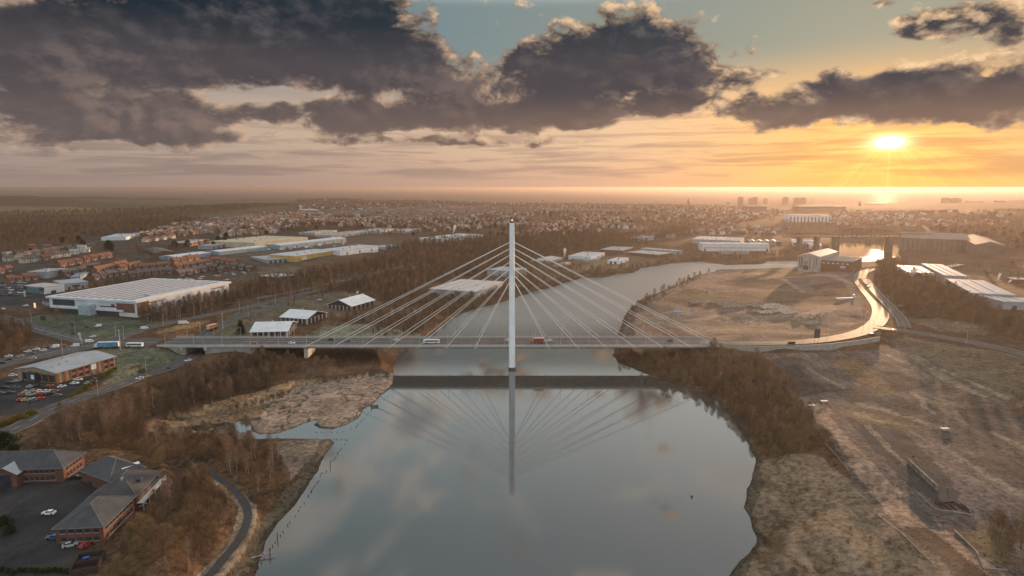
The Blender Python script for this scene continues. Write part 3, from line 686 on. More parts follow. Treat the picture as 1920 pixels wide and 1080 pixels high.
# ------------------------------------------------------------------ vegetation
def vegmat(name, ca_, cb, cc_, rough=0.9):
    m = bpy.data.materials.new(name); m.use_nodes = True; t = m.node_tree; E.T = t; b = t.nodes['Principled BSDF']
    oi = t.nodes.new('ShaderNodeObjectInfo'); geo = t.nodes.new('ShaderNodeNewGeometry')
    r = E(oi.outputs['Random']); n = noise(E(geo.outputs['Position']), 0.35, 3, 0.6)
    big = noise(E(geo.outputs['Position']), 0.013, 3, 0.5)
    c = mixc(sm(r * 0.55 + big * 0.55, 0.25, 0.85), ca_, cb); c = mixc(sm(n, 0.4, 0.75) * 0.6, c, cc_)
    t.links.new(c.v, b.inputs['Base Color']); b.inputs['Roughness'].default_value = rough; b.inputs['Specular IOR Level'].default_value = 0.1
    return m
twig = vegmat('bare_twigs', (0.115, 0.082, 0.055), (0.26, 0.15, 0.085), (0.085, 0.068, 0.052))
twigr = vegmat('birch_twigs', (0.23, 0.135, 0.095), (0.30, 0.18, 0.125), (0.16, 0.095, 0.07))
olive = vegmat('willow_twigs', (0.21, 0.15, 0.08), (0.30, 0.185, 0.095), (0.13, 0.105, 0.06))
needles = vegmat('evergreen', (0.02, 0.03, 0.018), (0.035, 0.042, 0.022), (0.015, 0.02, 0.012))
hedge = vegmat('yellow_hedge', (0.13, 0.12, 0.03), (0.24, 0.19, 0.03), (0.05, 0.06, 0.02))
greenb = vegmat('green_shrub', (0.035, 0.055, 0.022), (0.06, 0.075, 0.03), (0.02, 0.03, 0.014))
bark = mat('bark', (0.13, 0.10, 0.075), (0.08, 0.06, 0.045), 2.0, 0.95)
birchb = mat('birch_bark', (0.50, 0.42, 0.35), (0.30, 0.22, 0.17), 1.2, 0.8)
reedm = vegmat('reed_stems', (0.30, 0.20, 0.11), (0.36, 0.24, 0.14), (0.22, 0.15, 0.09))

def soup(name, tris, m, parent=None):
    me = bpy.data.meshes.new(name); v = tris.reshape(-1, 3); n = len(v)
    me.vertices.add(n); me.vertices.foreach_set('co', v.ravel().astype(np.float32))
    me.loops.add(n); me.loops.foreach_set('vertex_index', np.arange(n, dtype=np.int32))
    me.polygons.add(n // 3); me.polygons.foreach_set('loop_start', np.arange(0, n, 3, dtype=np.int32))
    me.update(calc_edges=True); me.materials.append(m)
    o = bpy.data.objects.new(name, me); COL.objects.link(o)
    if parent: o.parent = parent
    return o
def twigs(rng, n, h, r, lo, form, wid, ln, up):
    """thin tapering twigs filling a crown volume; form: function height fraction -> radius fraction"""
    f = rng.random(n) ** 0.8; z = lo + (h - lo) * f
    rad = r * np.array([form(q) for q in f]); a = rng.random(n) * 2 * np.pi
    lump = 0.75 + 0.35 * np.sin(a * 3 + rng.random() * 6) * np.sin(f * 7 + rng.random() * 6)
    q = np.sqrt(rng.random(n)) * rad * lump
    base = np.stack([q * np.cos(a), q * np.sin(a), z], -1)
    d = np.stack([np.cos(a) * (q / r + .15), np.sin(a) * (q / r + .15), np.full(n, up)], -1) + rng.normal(0, .45, (n, 3))
    d /= np.linalg.norm(d, axis=1)[:, None]; L = ln * (0.5 + rng.random(n))[:, None]
    s = np.cross(d, rng.normal(0, 1, (n, 3))); s /= np.linalg.norm(s, axis=1)[:, None]; s = s * wid * (0.6 + .8 * rng.random(n))[:, None]
    return np.stack([base - s * .5, base + s * .5, base + d * L], 1)
def trunk_mb(rng, h, r0, limbs, lo, spread, top=.8):
    mb = MB(); p = Vector((0, 0, -0.4)); 
    pts = [p]
    for i in range(1, 5): pts.append(Vector((rng.normal(0, .15), rng.normal(0, .15), h * top * i / 4)))
    for i in range(4): mb.tube(pts[i], pts[i + 1], r0 * (1 - i * .22), r0 * (1 - (i + 1) * .22), 5)
    for i in range(limbs):
        z = lo + (h * top - lo) * rng.random(); a = rng.random() * 6.28; L = spread * (.6 + .5 * rng.random())
        q = Vector((0, 0, z)); e = Vector((math.cos(a) * L, math.sin(a) * L, z + L * (.7 + .6 * rng.random())))
        mb.tube(q, e, r0 * .35, r0 * .08, 4)
        for _ in range(2):
            g = q.lerp(e, .5 + .3 * rng.random()); mb.tube(g, g + Vector((rng.normal(0, .6), rng.normal(0, .6), 1.1)) * L * .45, r0 * .15, r0 * .05, 3)
    return mb
dome = lambda f: math.sin(math.pi * min(1, .18 + f * .82)) ** .6
egg = lambda f: (math.sin(math.pi * (.12 + f * .86))) ** .8
col_ = lambda f: .35 + .65 * math.sin(math.pi * (.1 + .85 * f))
cone = lambda f: max(.05, 1 - f)
PROTO = {}
def tree_proto(key, name, h, r, lo, form, n, wid, ln, up, tm, bm_, r0, limbs, seed, label=None, cat='tree'):
    rng = np.random.default_rng(seed)
    e = empty(name, (0, 0, 0), 0, label, cat)
    trunk_mb(rng, h, r0, limbs, lo, r * .8).build('trunk', bm_, e)
    soup('crown', twigs(rng, n, h, r, lo, form, wid, ln, up), tm, e)
    PROTO[key] = Proto(e)
tree_proto('a', 'bare_tree', 10, 3.4, 2.2, dome, 900, .065, 1.25, .9, twig, bark, .22, 7, 1)
tree_proto('b', 'bare_tree', 12, 3.0, 2.8, egg, 850, .065, 1.35, 1.1, twig, bark, .2, 7, 2)
tree_proto('c', 'bare_tree', 7.5, 3.3, .8, dome, 950, .06, 1.05, .8, olive, bark, .16, 6, 3)
tree_proto('d', 'birch_tree', 13, 2.3, 3.5, egg, 480, .075, 1.6, .7, twigr, birchb, .2, 8, 4)
tree_proto('e', 'shrub', 3.4, 2.6, .1, dome, 700, .06, .8, .8, twig, bark, .1, 5, 5, cat='shrub')
tree_proto('p', 'poplar_tree', 17, 2.2, 1.5, col_, 650, .09, 2.2, 2.2, twigr, bark, .28, 8, 6)
tree_proto('g', 'conifer_tree', 9, 2.9, .6, cone, 900, .32, 1.1, -.1, needles, bark, .22, 3, 7)
tree_proto('h', 'hedge_shrub', 1.6, 1.9, .0, dome, 600, .22, .5, .8, hedge, bark, .06, 3, 8, cat='shrub')
tree_proto('v', 'evergreen_tree', 12, 6.0, .8, dome, 1500, .5, 1.2, .4, needles, bark, .4, 6, 9)
tree_proto('s', 'green_shrub', 2.6, 2.6, .0, dome, 700, .25, .6, .8, greenb, bark, .08, 3, 10, cat='shrub')

def wpoly(P):
    return np.array([gr(a, b)[:2] for a, b in P])
def scatter(P, spacing, rng, jit=.9):
    W_ = wpoly(P); lo, hi = W_.min(0), W_.max(0)
    nx = int((hi[0] - lo[0]) / spacing) + 1; ny = int((hi[1] - lo[1]) / spacing) + 1
    gx, gy = np.meshgrid(lo[0] + np.arange(nx) * spacing, lo[1] + np.arange(ny) * spacing)
    gx = gx.ravel() + (rng.random(gx.size) - .5) * spacing * jit * 2; gy = gy.ravel() + (rng.random(gy.size) - .5) * spacing * jit * 2
    m = pip(gx, gy, W_); gx, gy = gx[m], gy[m]
    gz = height(gx, gy); k = gz > 0.35; return np.stack([gx[k], gy[k], gz[k]], -1)
def off_roads(Pt, extra=2.5):
    k = np.ones(len(Pt), bool)
    for key, (P, hw) in ROADS.items():
        for i in range(len(P) - 1):
            ax, ay = P[i][:2]; bx, by = P[i + 1][:2]; ex, ey = bx - ax, by - ay
            t = np.clip(((Pt[:, 0] - ax) * ex + (Pt[:, 1] - ay) * ey) / (ex * ex + ey * ey), 0, 1)
            k &= np.hypot(Pt[:, 0] - ax - t * ex, Pt[:, 1] - ay - t * ey) > hw + extra
    k &= ~((Pt[:, 1] > YC - 17) & (Pt[:, 1] < YC + 17) & (Pt[:, 0] > XL - 5) & (Pt[:, 0] < XR + 60))
    return Pt[k]
rngv = np.random.default_rng(42)
# individually built trees: the stands that stand largest in the picture
def stand(P, spacing, kinds, label, group, limit, smin=.75, smax=1.2, pick='near'):
    """kinds: list of (key, share). label is shared by trees of the stand that nothing tells apart."""
    Pt = off_roads(scatter(P, spacing, rngv)); rngv.shuffle(Pt)
    Pt = Pt[np.argsort(np.hypot(Pt[:, 0], Pt[:, 1]))] if pick == 'near' else Pt
    keys = [k for k, s in kinds]; pr = np.array([s for k, s in kinds], float); pr /= pr.sum()
    for p in Pt[:limit]:
        k = keys[rngv.choice(len(keys), p=pr)]
        lab, grp = label[k], group[k]
        PROTO[k].put((p[0], p[1], p[2] - .1), rngv.random() * 6.28, smin + (smax - smin) * rngv.random(), lab, grp)
    return Pt[limit:]
rest = []
W1 = [(340,905),(362,893),(378,900),(412,928),(436,955),(436,985),(411,1030),(366,1090),(205,1100),(215,1065),(255,1005),(305,945)]
W1b = [(400,845),(470,832),(530,850),(540,880),(520,925),(490,955),(470,930),(440,900),(395,872),(360,860)]
W2 = [(60,840),(150,830),(330,820),(520,830),(470,850),(400,850),(360,868),(320,870),(300,900),(250,850),(170,840)]
W3 = [(62,838),(100,815),(170,785),(235,768),(265,790),(270,812),(330,822),(330,835),(60,840)]
W4 = [(190,772),(240,755),(310,728),(380,702),(440,686),(500,676),(560,690),(520,720),(430,758),(330,778),(262,800),(245,745)]
rest.append(('w', stand(W1, 3.9, [('a',5),('b',3),('c',6),('e',2),('d',1)],
   {k: v for k, v in {'a':'bare brown tree in the wood between the riverside path and the brick offices','b':'tall narrow bare tree in the wood between riverside path and brick offices','c':'low olive brown willow in the wood between riverside path and brick offices','e':'low twiggy shrub in the wood between riverside path and brick offices','d':'slender pale birch in the wood between riverside path and brick offices'}.items()},
   {'a':'bare trees between the path and the offices','b':'tall bare trees between the path and the offices','c':'willows between the path and the offices','e':'shrubs between the path and the offices','d':'birches between the path and the offices'}, 130, .6, .95)))
rest.append(('w', stand(W1b, 4.2, [('a',3),('d',4),('c',4),('e',3)],
   {'a':'bare brown tree on the river side of the bend in the path','d':'white stemmed birch on the river side of the bend in the path','c':'bushy ochre willow on the river side of the bend in the path','e':'low shrub on the river side of the bend in the path'},
   {'a':'bare trees on the spit beside the river','d':'birches on the spit beside the river','c':'willows on the spit beside the river','e':'shrubs on the spit beside the river'}, 55, .55, .9)))
rest.append(('w', stand(W3, 5.0, [('a',3),('d',4),('b',4),('c',2)],
   {'a':'bare tree on the slope below the slip road, left of the reeds','d':'pale stemmed birch on the slope below the slip road','b':'tall bare tree on the slope below the slip road','c':'bushy willow on the slope below the slip road'},
   {'a':'bare trees below the slip road','d':'birches below the slip road','b':'tall bare trees below the slip road','c':'willows below the slip road'}, 75, .8, 1.15)))
rest.append(('w', stand(W2, 5.0, [('c',8),('a',3),('e',3)],
   {'c':'rounded olive brown willow in the thicket behind the brick offices','a':'bare tree in the thicket behind the brick offices','e':'brown shrub in the thicket behind the brick offices'},
   {'c':'willows behind the brick offices','a':'bare trees behind the brick offices','e':'shrubs behind the brick offices'}, 40, .6, .9, 'mix')))
mass = []           # (x, y, z, kind index, scale)
def bulk(P, spacing, kinds, s0=.75, s1=1.15):
    Pt = off_roads(scatter(P, spacing, rngv)) if not isinstance(P, np.ndarray) else P
    ks = [k for k, s in kinds]; pr = np.array([s for k, s in kinds], float); pr /= pr.sum()
    ki = rngv.choice(len(ks), len(Pt), p=pr) if len(Pt) else []
    for p, i in zip(Pt, ki): mass.append((p[0], p[1], p[2] - .1, 'abcdepgv'.index(ks[i]), s0 + (s1 - s0) * rngv.random()))
for _, Pt in rest: bulk(Pt, 0, [('a',4),('c',5),('b',2),('d',1),('e',2)], .6, .95)
bulk(W4, 4.6, [('a',5),('b',4),('d',1),('c',2)], .7, 1.1)
bulk([(440,668),(560,660),(640,672),(620,690),(560,694)], 7, [('e',3),('c',1)], .6, .9)
bulk([(395,770),(520,722),(545,715),(560,722),(480,745),(330,790)], 9, [('e',1)], .4, .7)
# far bank, right of the river below the bridge
bulk([(1155,662),(1240,660),(1380,664),(1430,676),(1480,730),(1515,775),(1530,830),(1500,858),(1440,862),(1420,845),(1390,795),(1345,748),(1290,722),(1230,705),(1180,686)], 4.1, [('a',5),('b',1),('c',5),('d',.6),('e',2)], .55, 1.0)
bulk([(1415,860),(1500,850),(1560,880),(1640,960),(1500,930),(1430,900)], 12, [('e',1)], .4, .8)
bulk([(1410,900),(1440,890),(1620,960),(1740,1060),(1500,1085),(1400,1075),(1430,1010)], 11, [('e',5),('c',1)], .35, .75)
bulk([(1395,990),(1470,980),(1480,1030),(1420,1060)], 5, [('e',3),('c',1)], .6, .9)
bulk([(1830,1000),(1930,960),(2000,1090),(1890,1080)], 4.5, [('c',2),('a',2)], .5, .8)
bulk([(1890,740),(1940,735),(1960,800),(1910,790)], 5, [('c',2),('e',2)], .6, .8)
# upper left bank and wooded valley between the estate and the river
bulk([(700,580),(760,570),(850,555),(930,540),(955,548),(925,568),(870,586),(820,612),(798,630),(700,634),(690,610),(600,600),(650,590)], 6.0, [('a',3),('c',4),('e',3)], .55, .95)
bulk([(480,560),(560,543),(640,525),(740,502),(800,490),(800,515),(800,545),(790,560),(740,575),(710,560),(700,548),(640,545),(560,556)], 5.6, [('a',5),('b',1),('c',2),('d',1)], .7, 1.1)
bulk([(440,548),(500,528),(560,520),(640,505),(720,485),(790,470),(900,462),(955,460),(955,505),(910,512),(800,535),(800,490),(720,505),(640,522),(520,552)], 6.5, [('a',5),('b',1.5),('c',2),('d',1)], .75, 1.15)
bulk([(265,596),(330,578),(430,556),(470,540),(500,535),(480,556),(400,584),(300,606),(262,608)], 5.5, [('a',3),('b',3),('d',2)], .7, 1.05)
bulk([(715,470),(800,452),(960,446),(1000,452),(1000,480),(900,470),(790,478)], 9, [('a',4),('b',4)], .8, 1.2)
bulk([(965,448),(1050,440),(1180,440),(1300,428),(1310,440),(1180,452),(1240,462),(1130,462),(1060,478),(1000,490),(965,500)], 8.5, [('a',4),('b',4)], .8, 1.25)
bulk([(965,500),(1000,492),(1060,500),(1130,505),(1180,505),(1150,512),(1080,522),(1030,536),(980,550),(963,556)], 8, [('a',2),('c',3),('e',3)], .6, 1.0)
bulk([(1000,530),(1060,520),(1150,510),(1240,492),(1260,490),(1240,496),(1150,515),(1060,530),(980,555)], 7, [('a',2),('c',3)], .6, .9)
bulk([(1200,487),(1300,480),(1500,474),(1560,466),(1565,478),(1500,486),(1440,487),(1420,494),(1340,490)], 10, [('a',2),('c',3),('e',3)], .5, .9)
# peninsula edge
bulk([(1172,602),(1182,582),(1205,562),(1240,549),(1300,520),(1335,512),(1310,524),(1250,556),(1200,580),(1180,610)], 9, [('e',3),('c',2),('a',1)], .5, .95)
# right hill wood between roads
bulk([(1650,508),(1700,515),(1740,525),(1775,545),(1830,570),(1860,590),(1930,612),(1930,640),(1850,632),(1830,615),(1760,598),(1710,600),(1690,580),(1650,548),(1640,525)], 6.0, [('a',5),('b',1.5),('c',3)], .8, 1.2)
bulk([(1640,496),(1700,494),(1690,510),(1645,508)], 7, [('a',4),('b',4)], .8, 1.1)
bulk([(1700,640),(1930,680),(1930,700),(1800,672)], 16, [('e',3)], .5, .9)
# the far country
bulk([(-250,420),(0,424),(200,418),(330,408),(420,420),(300,436),(120,448),(0,452),(-250,450)], 12, [('a',5),('c',4),('b',1)], .9, 1.2)
bulk([(-250,404),(0,402),(300,392),(480,384),(560,384),(430,398),(250,410),(0,418),(-250,420)], 17, [('a',5),('c',4)], .9, 1.3)
bulk([(-100,452),(60,448),(180,446),(150,470),(0,490),(-100,500)], 13, [('a',4),('c',4),('v',.3)], .8, 1.1)
bulk([(560,380),(700,382),(900,384),(1150,386),(1300,388),(1300,395),(1000,393),(750,393),(560,390)], 30, [('a',4),('b',4)], .9, 1.5)
bulk([(250,450),(560,408),(960,398),(1350,398),(1350,430),(960,444),(600,436),(250,480)], 24, [('a',4),('b',4),('v',.4)], .7, 1.1)
bulk([(1380,405),(1500,420),(1750,420),(1930,395),(1930,440),(1800,438),(1500,430)], 26, [('a',4),('b',4)], .8, 1.2)
bulk([(1750,430),(1930,440),(1930,470),(1900,470),(1880,450),(1760,436)], 12, [('a',4),('b',4),('v',1)], .8, 1.2)
bulk([(1700,498),(1930,500),(1930,530),(1860,530),(1830,512)], 26, [('a',4),('c',4)], .7, 1.0)
bulk([(0,600),(20,610),(60,628),(50,660),(0,668),(-80,665),(-80,600)], 5.5, [('a',4),('b',4),('c',3)], .8, 1.1)
bulk([(120,500),(250,470),(330,500),(200,520)], 22, [('a',4),('b',4)], .6, .9)
bulk([(165,545),(230,528),(320,520),(300,530),(200,545),(160,556)], 7, [('a',4),('b',4)], .7, .9)

def gn_mass(name, pts, protos, label=None):
    """one object of countless plants: points carrying an index and a scale, instanced from the crowns and trunks built above"""
    me = bpy.data.meshes.new(name); P_ = np.array([p[:3] for p in pts], np.float32)
    me.vertices.add(len(P_)); me.vertices.foreach_set('co', P_.ravel())
    a = me.attributes.new('pick', 'INT', 'POINT'); a.data.foreach_set('value', np.array([p[3] for p in pts], np.int32))
    a = me.attributes.new('size', 'FLOAT', 'POINT'); a.data.foreach_set('value', np.array([p[4] for p in pts], np.float32))
    a = me.attributes.new('turn', 'FLOAT_VECTOR', 'POINT')
    tv = np.zeros((len(P_), 3), np.float32); tv[:, 2] = rngv.random(len(P_)) * 6.28; a.data.foreach_set('vector', tv.ravel())
    o = bpy.data.objects.new(name, me); COL.objects.link(o)
    ng = bpy.data.node_groups.new(name, 'GeometryNodeTree')
    ng.interface.new_socket('Geometry', in_out='INPUT', socket_type='NodeSocketGeometry'); ng.interface.new_socket('Geometry', in_out='OUTPUT', socket_type='NodeSocketGeometry')
    N = ng.nodes; gi = N.new('NodeGroupInput'); go = N.new('NodeGroupOutput'); L = ng.links
    coll = N.new('GeometryNodeJoinGeometry')
    for pr in reversed(protos):
        j = N.new('GeometryNodeJoinGeometry')
        for c, _ in pr.k:
            oi = N.new('GeometryNodeObjectInfo'); oi.transform_space = 'ORIGINAL'; oi.inputs['Object'].default_value = c; L.new(oi.outputs['Geometry'], j.inputs[0])
        g2i = N.new('GeometryNodeGeometryToInstance'); L.new(j.outputs[0], g2i.inputs[0]); L.new(g2i.outputs[0], coll.inputs[0])
    iop = N.new('GeometryNodeInstanceOnPoints'); L.new(gi.outputs[0], iop.inputs['Points']); L.new(coll.outputs[0], iop.inputs['Instance'])
    iop.inputs['Pick Instance'].default_value = True
    for nm, typ, sk in (('pick', 'INT', 'Instance Index'), ('size', 'FLOAT', 'Scale'), ('turn', 'FLOAT_VECTOR', 'Rotation')):
        na = N.new('GeometryNodeInputNamedAttribute'); na.data_type = typ; na.inputs[0].default_value = nm
        L.new(na.outputs[0], iop.inputs[sk])
    L.new(iop.outputs[0], go.inputs[0])
    md = o.modifiers.new('plants', 'NODES'); md.node_group = ng
    return tag(o, label, kind='stuff')
print('mass trees', len(mass))
gn_mass('woodland', mass, [PROTO[k] for k in 'abcdepgv'])
# reed beds and rough grass tufts
def tuft(name, n, h, r, m):
    rng = np.random.default_rng(n); e = twigs(rng, n, h, r, 0.0, lambda f: 1, .10, h * .9, 2.5); e[:, :, 2] -= (e[:, :1, 2]) * .85
    return soup(name, e, m)

# ------------------------------------------------------------------ buildings
glass = mat('window_glass', (0.03, 0.035, 0.045), (0.05, 0.055, 0.065), 0.5, 0.12, spec=0.8)
brick = mat('red_brick', (0.26, 0.11, 0.07), (0.18, 0.075, 0.05), 0.8, 0.9)
brickd = mat('brown_brick', (0.17, 0.085, 0.06), (0.12, 0.06, 0.045), 0.8, 0.9)
buff = mat('buff_brick', (0.36, 0.27, 0.17), (0.28, 0.21, 0.13), 0.8, 0.9)
slate = mat('slate_roof', (0.062, 0.062, 0.07), (0.042, 0.042, 0.048), 0.25, 0.65, spec=0.4)
slate2 = mat('mossy_slate', (0.075, 0.07, 0.065), (0.05, 0.047, 0.05), 0.18, 0.7)
greyr = mat('grey_sheet_roof', (0.33, 0.345, 0.37), (0.27, 0.285, 0.31), 0.12, 0.5, spec=0.4)
whiter = mat('frosted_roof', (0.60, 0.60, 0.63), (0.47, 0.48, 0.51), 0.15, 0.6)
paler = mat('pale_roof', (0.45, 0.43, 0.41), (0.34, 0.33, 0.32), 0.12, 0.6)
tile = mat('orange_tile', (0.25, 0.115, 0.07), (0.17, 0.08, 0.055), 0.5, 0.85)
tileg = mat('grey_tile', (0.14, 0.115, 0.105), (0.10, 0.085, 0.08), 0.5, 0.85)
whitew = mat('white_cladding', (0.68, 0.69, 0.70), (0.58, 0.59, 0.61), 0.15, 0.55)
bluew = mat('blue_grey_cladding', (0.26, 0.34, 0.40), (0.21, 0.28, 0.33), 0.15, 0.55)
greyw = mat('grey_cladding', (0.34, 0.35, 0.36), (0.27, 0.28, 0.29), 0.15, 0.6)
darkw = mat('dark_cladding', (0.065, 0.066, 0.075), (0.045, 0.046, 0.055), 0.2, 0.5)
yellw = mat('yellow_cladding', (0.55, 0.36, 0.10), (0.42, 0.27, 0.08), 0.1, 0.7)
creamw = mat('cream_cladding', (0.58, 0.49, 0.34), (0.46, 0.38, 0.26), 0.1, 0.7)
tealw = mat('teal_glazing', (0.12, 0.20, 0.22), (0.09, 0.15, 0.17), 0.3, 0.35, spec=0.6)

class Bld:
    """rectangular building: plan corners B (near), C (right), D, A (left), on the ground at zg"""
    def __init__(s, name, label, cat, A, B, C, h, roofcorners=True, group=None, lift=None, square=True, zg=None):
        a, b, c = A, B, C
        if zg is None: zg = gr(*B)[2] if not roofcorners else None
        if roofcorners:
            z = gr(B[0], B[1])[2]
            for _ in range(6):
                p = at(B[0], B[1], z + h); z = float(height(np.array([p[0]]), np.array([p[1]]))[0])
            zg = z if lift is None else lift
            P = [Vector(at(q[0], q[1], zg + h)) for q in (A, B, C)]
        else: P = [Vector(at(q[0], q[1], zg)) for q in (A, B, C)]
        A, B, C = [Vector((p.x, p.y, 0)) for p in P]
        if square:
            u = A - B; v = C - B
            if u.length > v.length:
                n = Vector((u.y, -u.x, 0)).normalized(); n = n if n.dot(v) > 0 else -n; C = B + n * max(v.dot(n), 4)
            else:
                n = Vector((v.y, -v.x, 0)).normalized(); n = n if n.dot(u) > 0 else -n; A = B + n * max(u.dot(n), 4)
        s.B = Vector((B.x, B.y, zg)); s.u = A - B; s.v = C - B; s.h = h
        s.root = empty(name, s.B, 0, label, cat, group)
        s.un = s.u.normalized(); s.vn = s.v.normalized()
    def P(s, a, b, z): return s.u * a + s.v * b + Vector((0, 0, z))       # fractions
    def M(s, a, b, z): return s.un * a + s.vn * b + Vector((0, 0, z))     # metres
    def walls(s, m, h=None, name='wall'):
        f = MB(); h = h or s.h
        q = [s.P(0, 0, 0), s.P(0, 1, 0), s.P(1, 1, 0), s.P(1, 0, 0)]
        f.add([p + Vector((0, 0, -3)) for p in q] + [p + Vector((0, 0, h)) for p in q], [(0, 1, 5, 4), (1, 2, 6, 5), (2, 3, 7, 6), (3, 0, 4, 7), (4, 5, 6, 7)])
        s.w = f.build(name, m, s.root); return s.w
    def roof(s, kind, rh, m, over=.6, ridge='u', frac=.5, thick=.35, name='roof', gm=None):
        f = MB(); U, V = s.u.length, s.v.length; h = s.h
        o = over
        if kind == 'flat':
            c = [s.M(-o, -o, h), s.M(-o, V + o, h), s.M(U + o, V + o, h), s.M(U + o, -o, h)]
            f.add([p + Vector((0, 0, .003)) for p in c] + [p + Vector((0, 0, rh)) for p in c], [(3, 2, 1, 0), (4, 5, 6, 7), (0, 1, 5, 4), (1, 2, 6, 5), (2, 3, 7, 6), (3, 0, 4, 7)])
        elif kind == 'gable':
            if ridge == 'u': c = [s.M(-o, -o, h), s.M(-o, V + o, h), s.M(U + o, V + o, h), s.M(U + o, -o, h)]; r0, r1 = s.M(-o, V * frac, h + rh), s.M(U + o, V * frac, h + rh)
            else: c = [s.M(-o, V + o, h), s.M(U + o, V + o, h), s.M(U + o, -o, h), s.M(-o, -o, h)]; r0, r1 = s.M(U * frac, V + o, h + rh), s.M(U * frac, -o, h + rh)
            T_ = Vector((0, 0, thick)); vs = [c[0], c[3], r1, r0, c[1], c[2]]
            vs = vs + [p + T_ for p in vs]
            f.add(vs, [(6, 7, 8, 9), (9, 8, 11, 10), (0, 3, 2, 1), (3, 4, 5, 2), (0, 1, 7, 6), (4, 10, 11, 5), (0, 6, 9, 3), (3, 9, 10, 4), (1, 2, 8, 7), (2, 5, 11, 8)])
            if ridge == 'u':
                for a in (0.02, U - .02): g = MB(); g.add([s.M(a, 0, h - .02), s.M(a, V, h - .02), s.M(a, V * frac, h + rh)], [(0, 1, 2)]); g.build('gable', gm or s.w.data.materials[0], s.root)
            else:
                for b_ in (0.02, V - .02): g = MB(); g.add([s.M(0, b_, h - .02), s.M(U, b_, h - .02), s.M(U * frac, b_, h + rh)], [(0, 1, 2)]); g.build('gable', gm or s.w.data.materials[0], s.root)
        else:
            hb = min(U, V) / 2 if kind == 'hip' else 0
            c = [s.M(-o, -o, h), s.M(-o, V + o, h), s.M(U + o, V + o, h), s.M(U + o, -o, h)]
            if U >= V: r0, r1 = s.M(V / 2, V / 2, h + rh), s.M(U - V / 2, V / 2, h + rh); fc = [(0, 1, 4), (1, 2, 5, 4), (2, 3, 5), (3, 0, 4, 5)]
            else: r0, r1 = s.M(U / 2, U / 2, h + rh), s.M(U / 2, V - U / 2, h + rh); fc = [(0, 1, 5, 4), (1, 2, 5), (2, 3, 4, 5), (3, 0, 4)]
            f.add(c + [r0, r1], fc + [(3, 2, 1, 0)])
            g = MB()
            for i in range(4): g.tube(c[i] + Vector((0, 0, .05)), c[(i + 1) % 4] + Vector((0, 0, .05)), .14, .14, 4)
            for i, j in ((0, 4), (1, 4 if U >= V else 5), (2, 5), (3, 5 if U >= V else 4), (4, 5)):
                q = c + [r0, r1]; g.tube(q[i] + Vector((0, 0, .04)), q[j] + Vector((0, 0, .04)), .12, .12, 4)
            rr_ = f.build(name, m, s.root); g.build('ridge_tile', mat('ridge_grey', (.17, .165, .16), None, .5, .8), rr_); return rr_
        return f.build(name, m, s.root)
    def quadface(s, face, t, w, z0, hh, m, name='window', out=.06, parent=None):
        """a panel on face 'u' (B-A side) or 'v' (B-C side), centre at t metres from B"""
        if face == 'u': d, n = s.un, -s.vn
        else: d, n = s.vn, -s.un
        p = d * (t - w / 2); q = d * (t + w / 2); f = MB(); o = n * out
        z0 = Vector((0, 0, z0)); z1 = z0 + Vector((0, 0, hh))
        f.add([p + z0, q + z0, q + z0 + o, p + z0 + o, p + z1, q + z1, q + z1 + o, p + z1 + o], [(3, 2, 1, 0), (4, 5, 6, 7), (0, 1, 5, 4), (1, 2, 6, 5), (2, 3, 7, 6), (3, 0, 4, 7)])
        return f.build(name, m, parent or s.root)
    def windows(s, face, n, w, z0, hh, m=None, margin=2.0, name='window', frame=None):
        L = s.u.length if face == 'u' else s.v.length
        for i in range(n):
            t = margin + (L - 2 * margin) * (i + .5) / n
            g = s.quadface(face, t, w, z0, hh, m or glass, name)
            if frame: s.quadface(face, t, w + .3, z0 - .15, .15, frame, 'sill', .12, g)
    def boxon(s, a, b, w, l, hh, m, name, z=None, parent=None):
        f = MB(); z = s.h if z is None else z
        c = s.M(a, b, z); U, V = s.un * w / 2, s.vn * l / 2; q = [c - U - V, c - U + V, c + U + V, c + U - V]
        f.add(q + [p + Vector((0, 0, hh)) for p in q], [(3, 2, 1, 0), (4, 5, 6, 7), (0, 1, 5, 4), (1, 2, 6, 5), (2, 3, 7, 6), (3, 0, 4, 7)])
        return f.build(name, m, parent or s.root)

# --- near left: brick offices with hipped slate roofs
b = Bld('office_building', 'long two storey brick office with hipped slate roof and dark gabled porch', 'building', (-75, 884), (118, 877), (158, 849), 5.8)
offb = mat('office_brick', (0.17, 0.078, 0.055), (0.12, 0.055, 0.042), 0.8, 0.9)
b.walls(offb); b.roof('hip', 4.6, slate, .7)
b.windows('u', 16, 1.3, 1.0, 1.5, margin=3, frame=paler); b.windows('u', 16, 1.3, 3.9, 1.2, margin=3, frame=paler)
b.windows('v', 5, 1.4, 1.0, 1.5, margin=1.5, frame=paler); b.windows('v', 5, 1.4, 3.8, 1.3, margin=1.5, frame=paler)
tt = b.u.length * .52
f = MB(); c0 = b.M(tt - 4.2, 0, 0); c1 = b.M(tt + 4.2, 0, 0); nn = -b.vn * 3.2; Z = lambda q: Vector((0, 0, q))
f.add([c0 + nn, c1 + nn, c1, c0, c0 + nn + Z(5.4), c1 + nn + Z(5.4), c1 + Z(5.4), c0 + Z(5.4), (c0 + c1) / 2 + nn + Z(7.6), (c0 + c1) / 2 + Z(7.6) + b.vn * 4], [(0, 1, 5, 8, 4), (1, 2, 6, 5), (3, 0, 4, 7)])
po = f.build('porch', brickd, b.root)
f = MB(); e0, e1 = c0 + nn * 1.2 - b.un * .8 + Z(5.2), c1 + nn * 1.2 + b.un * .8 + Z(5.2); rg = (c0 + c1) / 2 + nn * 1.2 + Z(8.0); bk = b.vn * 9
f.add([e0, rg, rg + bk, e0 + bk, e1, e1 + bk], [(0, 1, 2, 3), (1, 4, 5, 2)]); f.build('porch_roof', greyr, po)
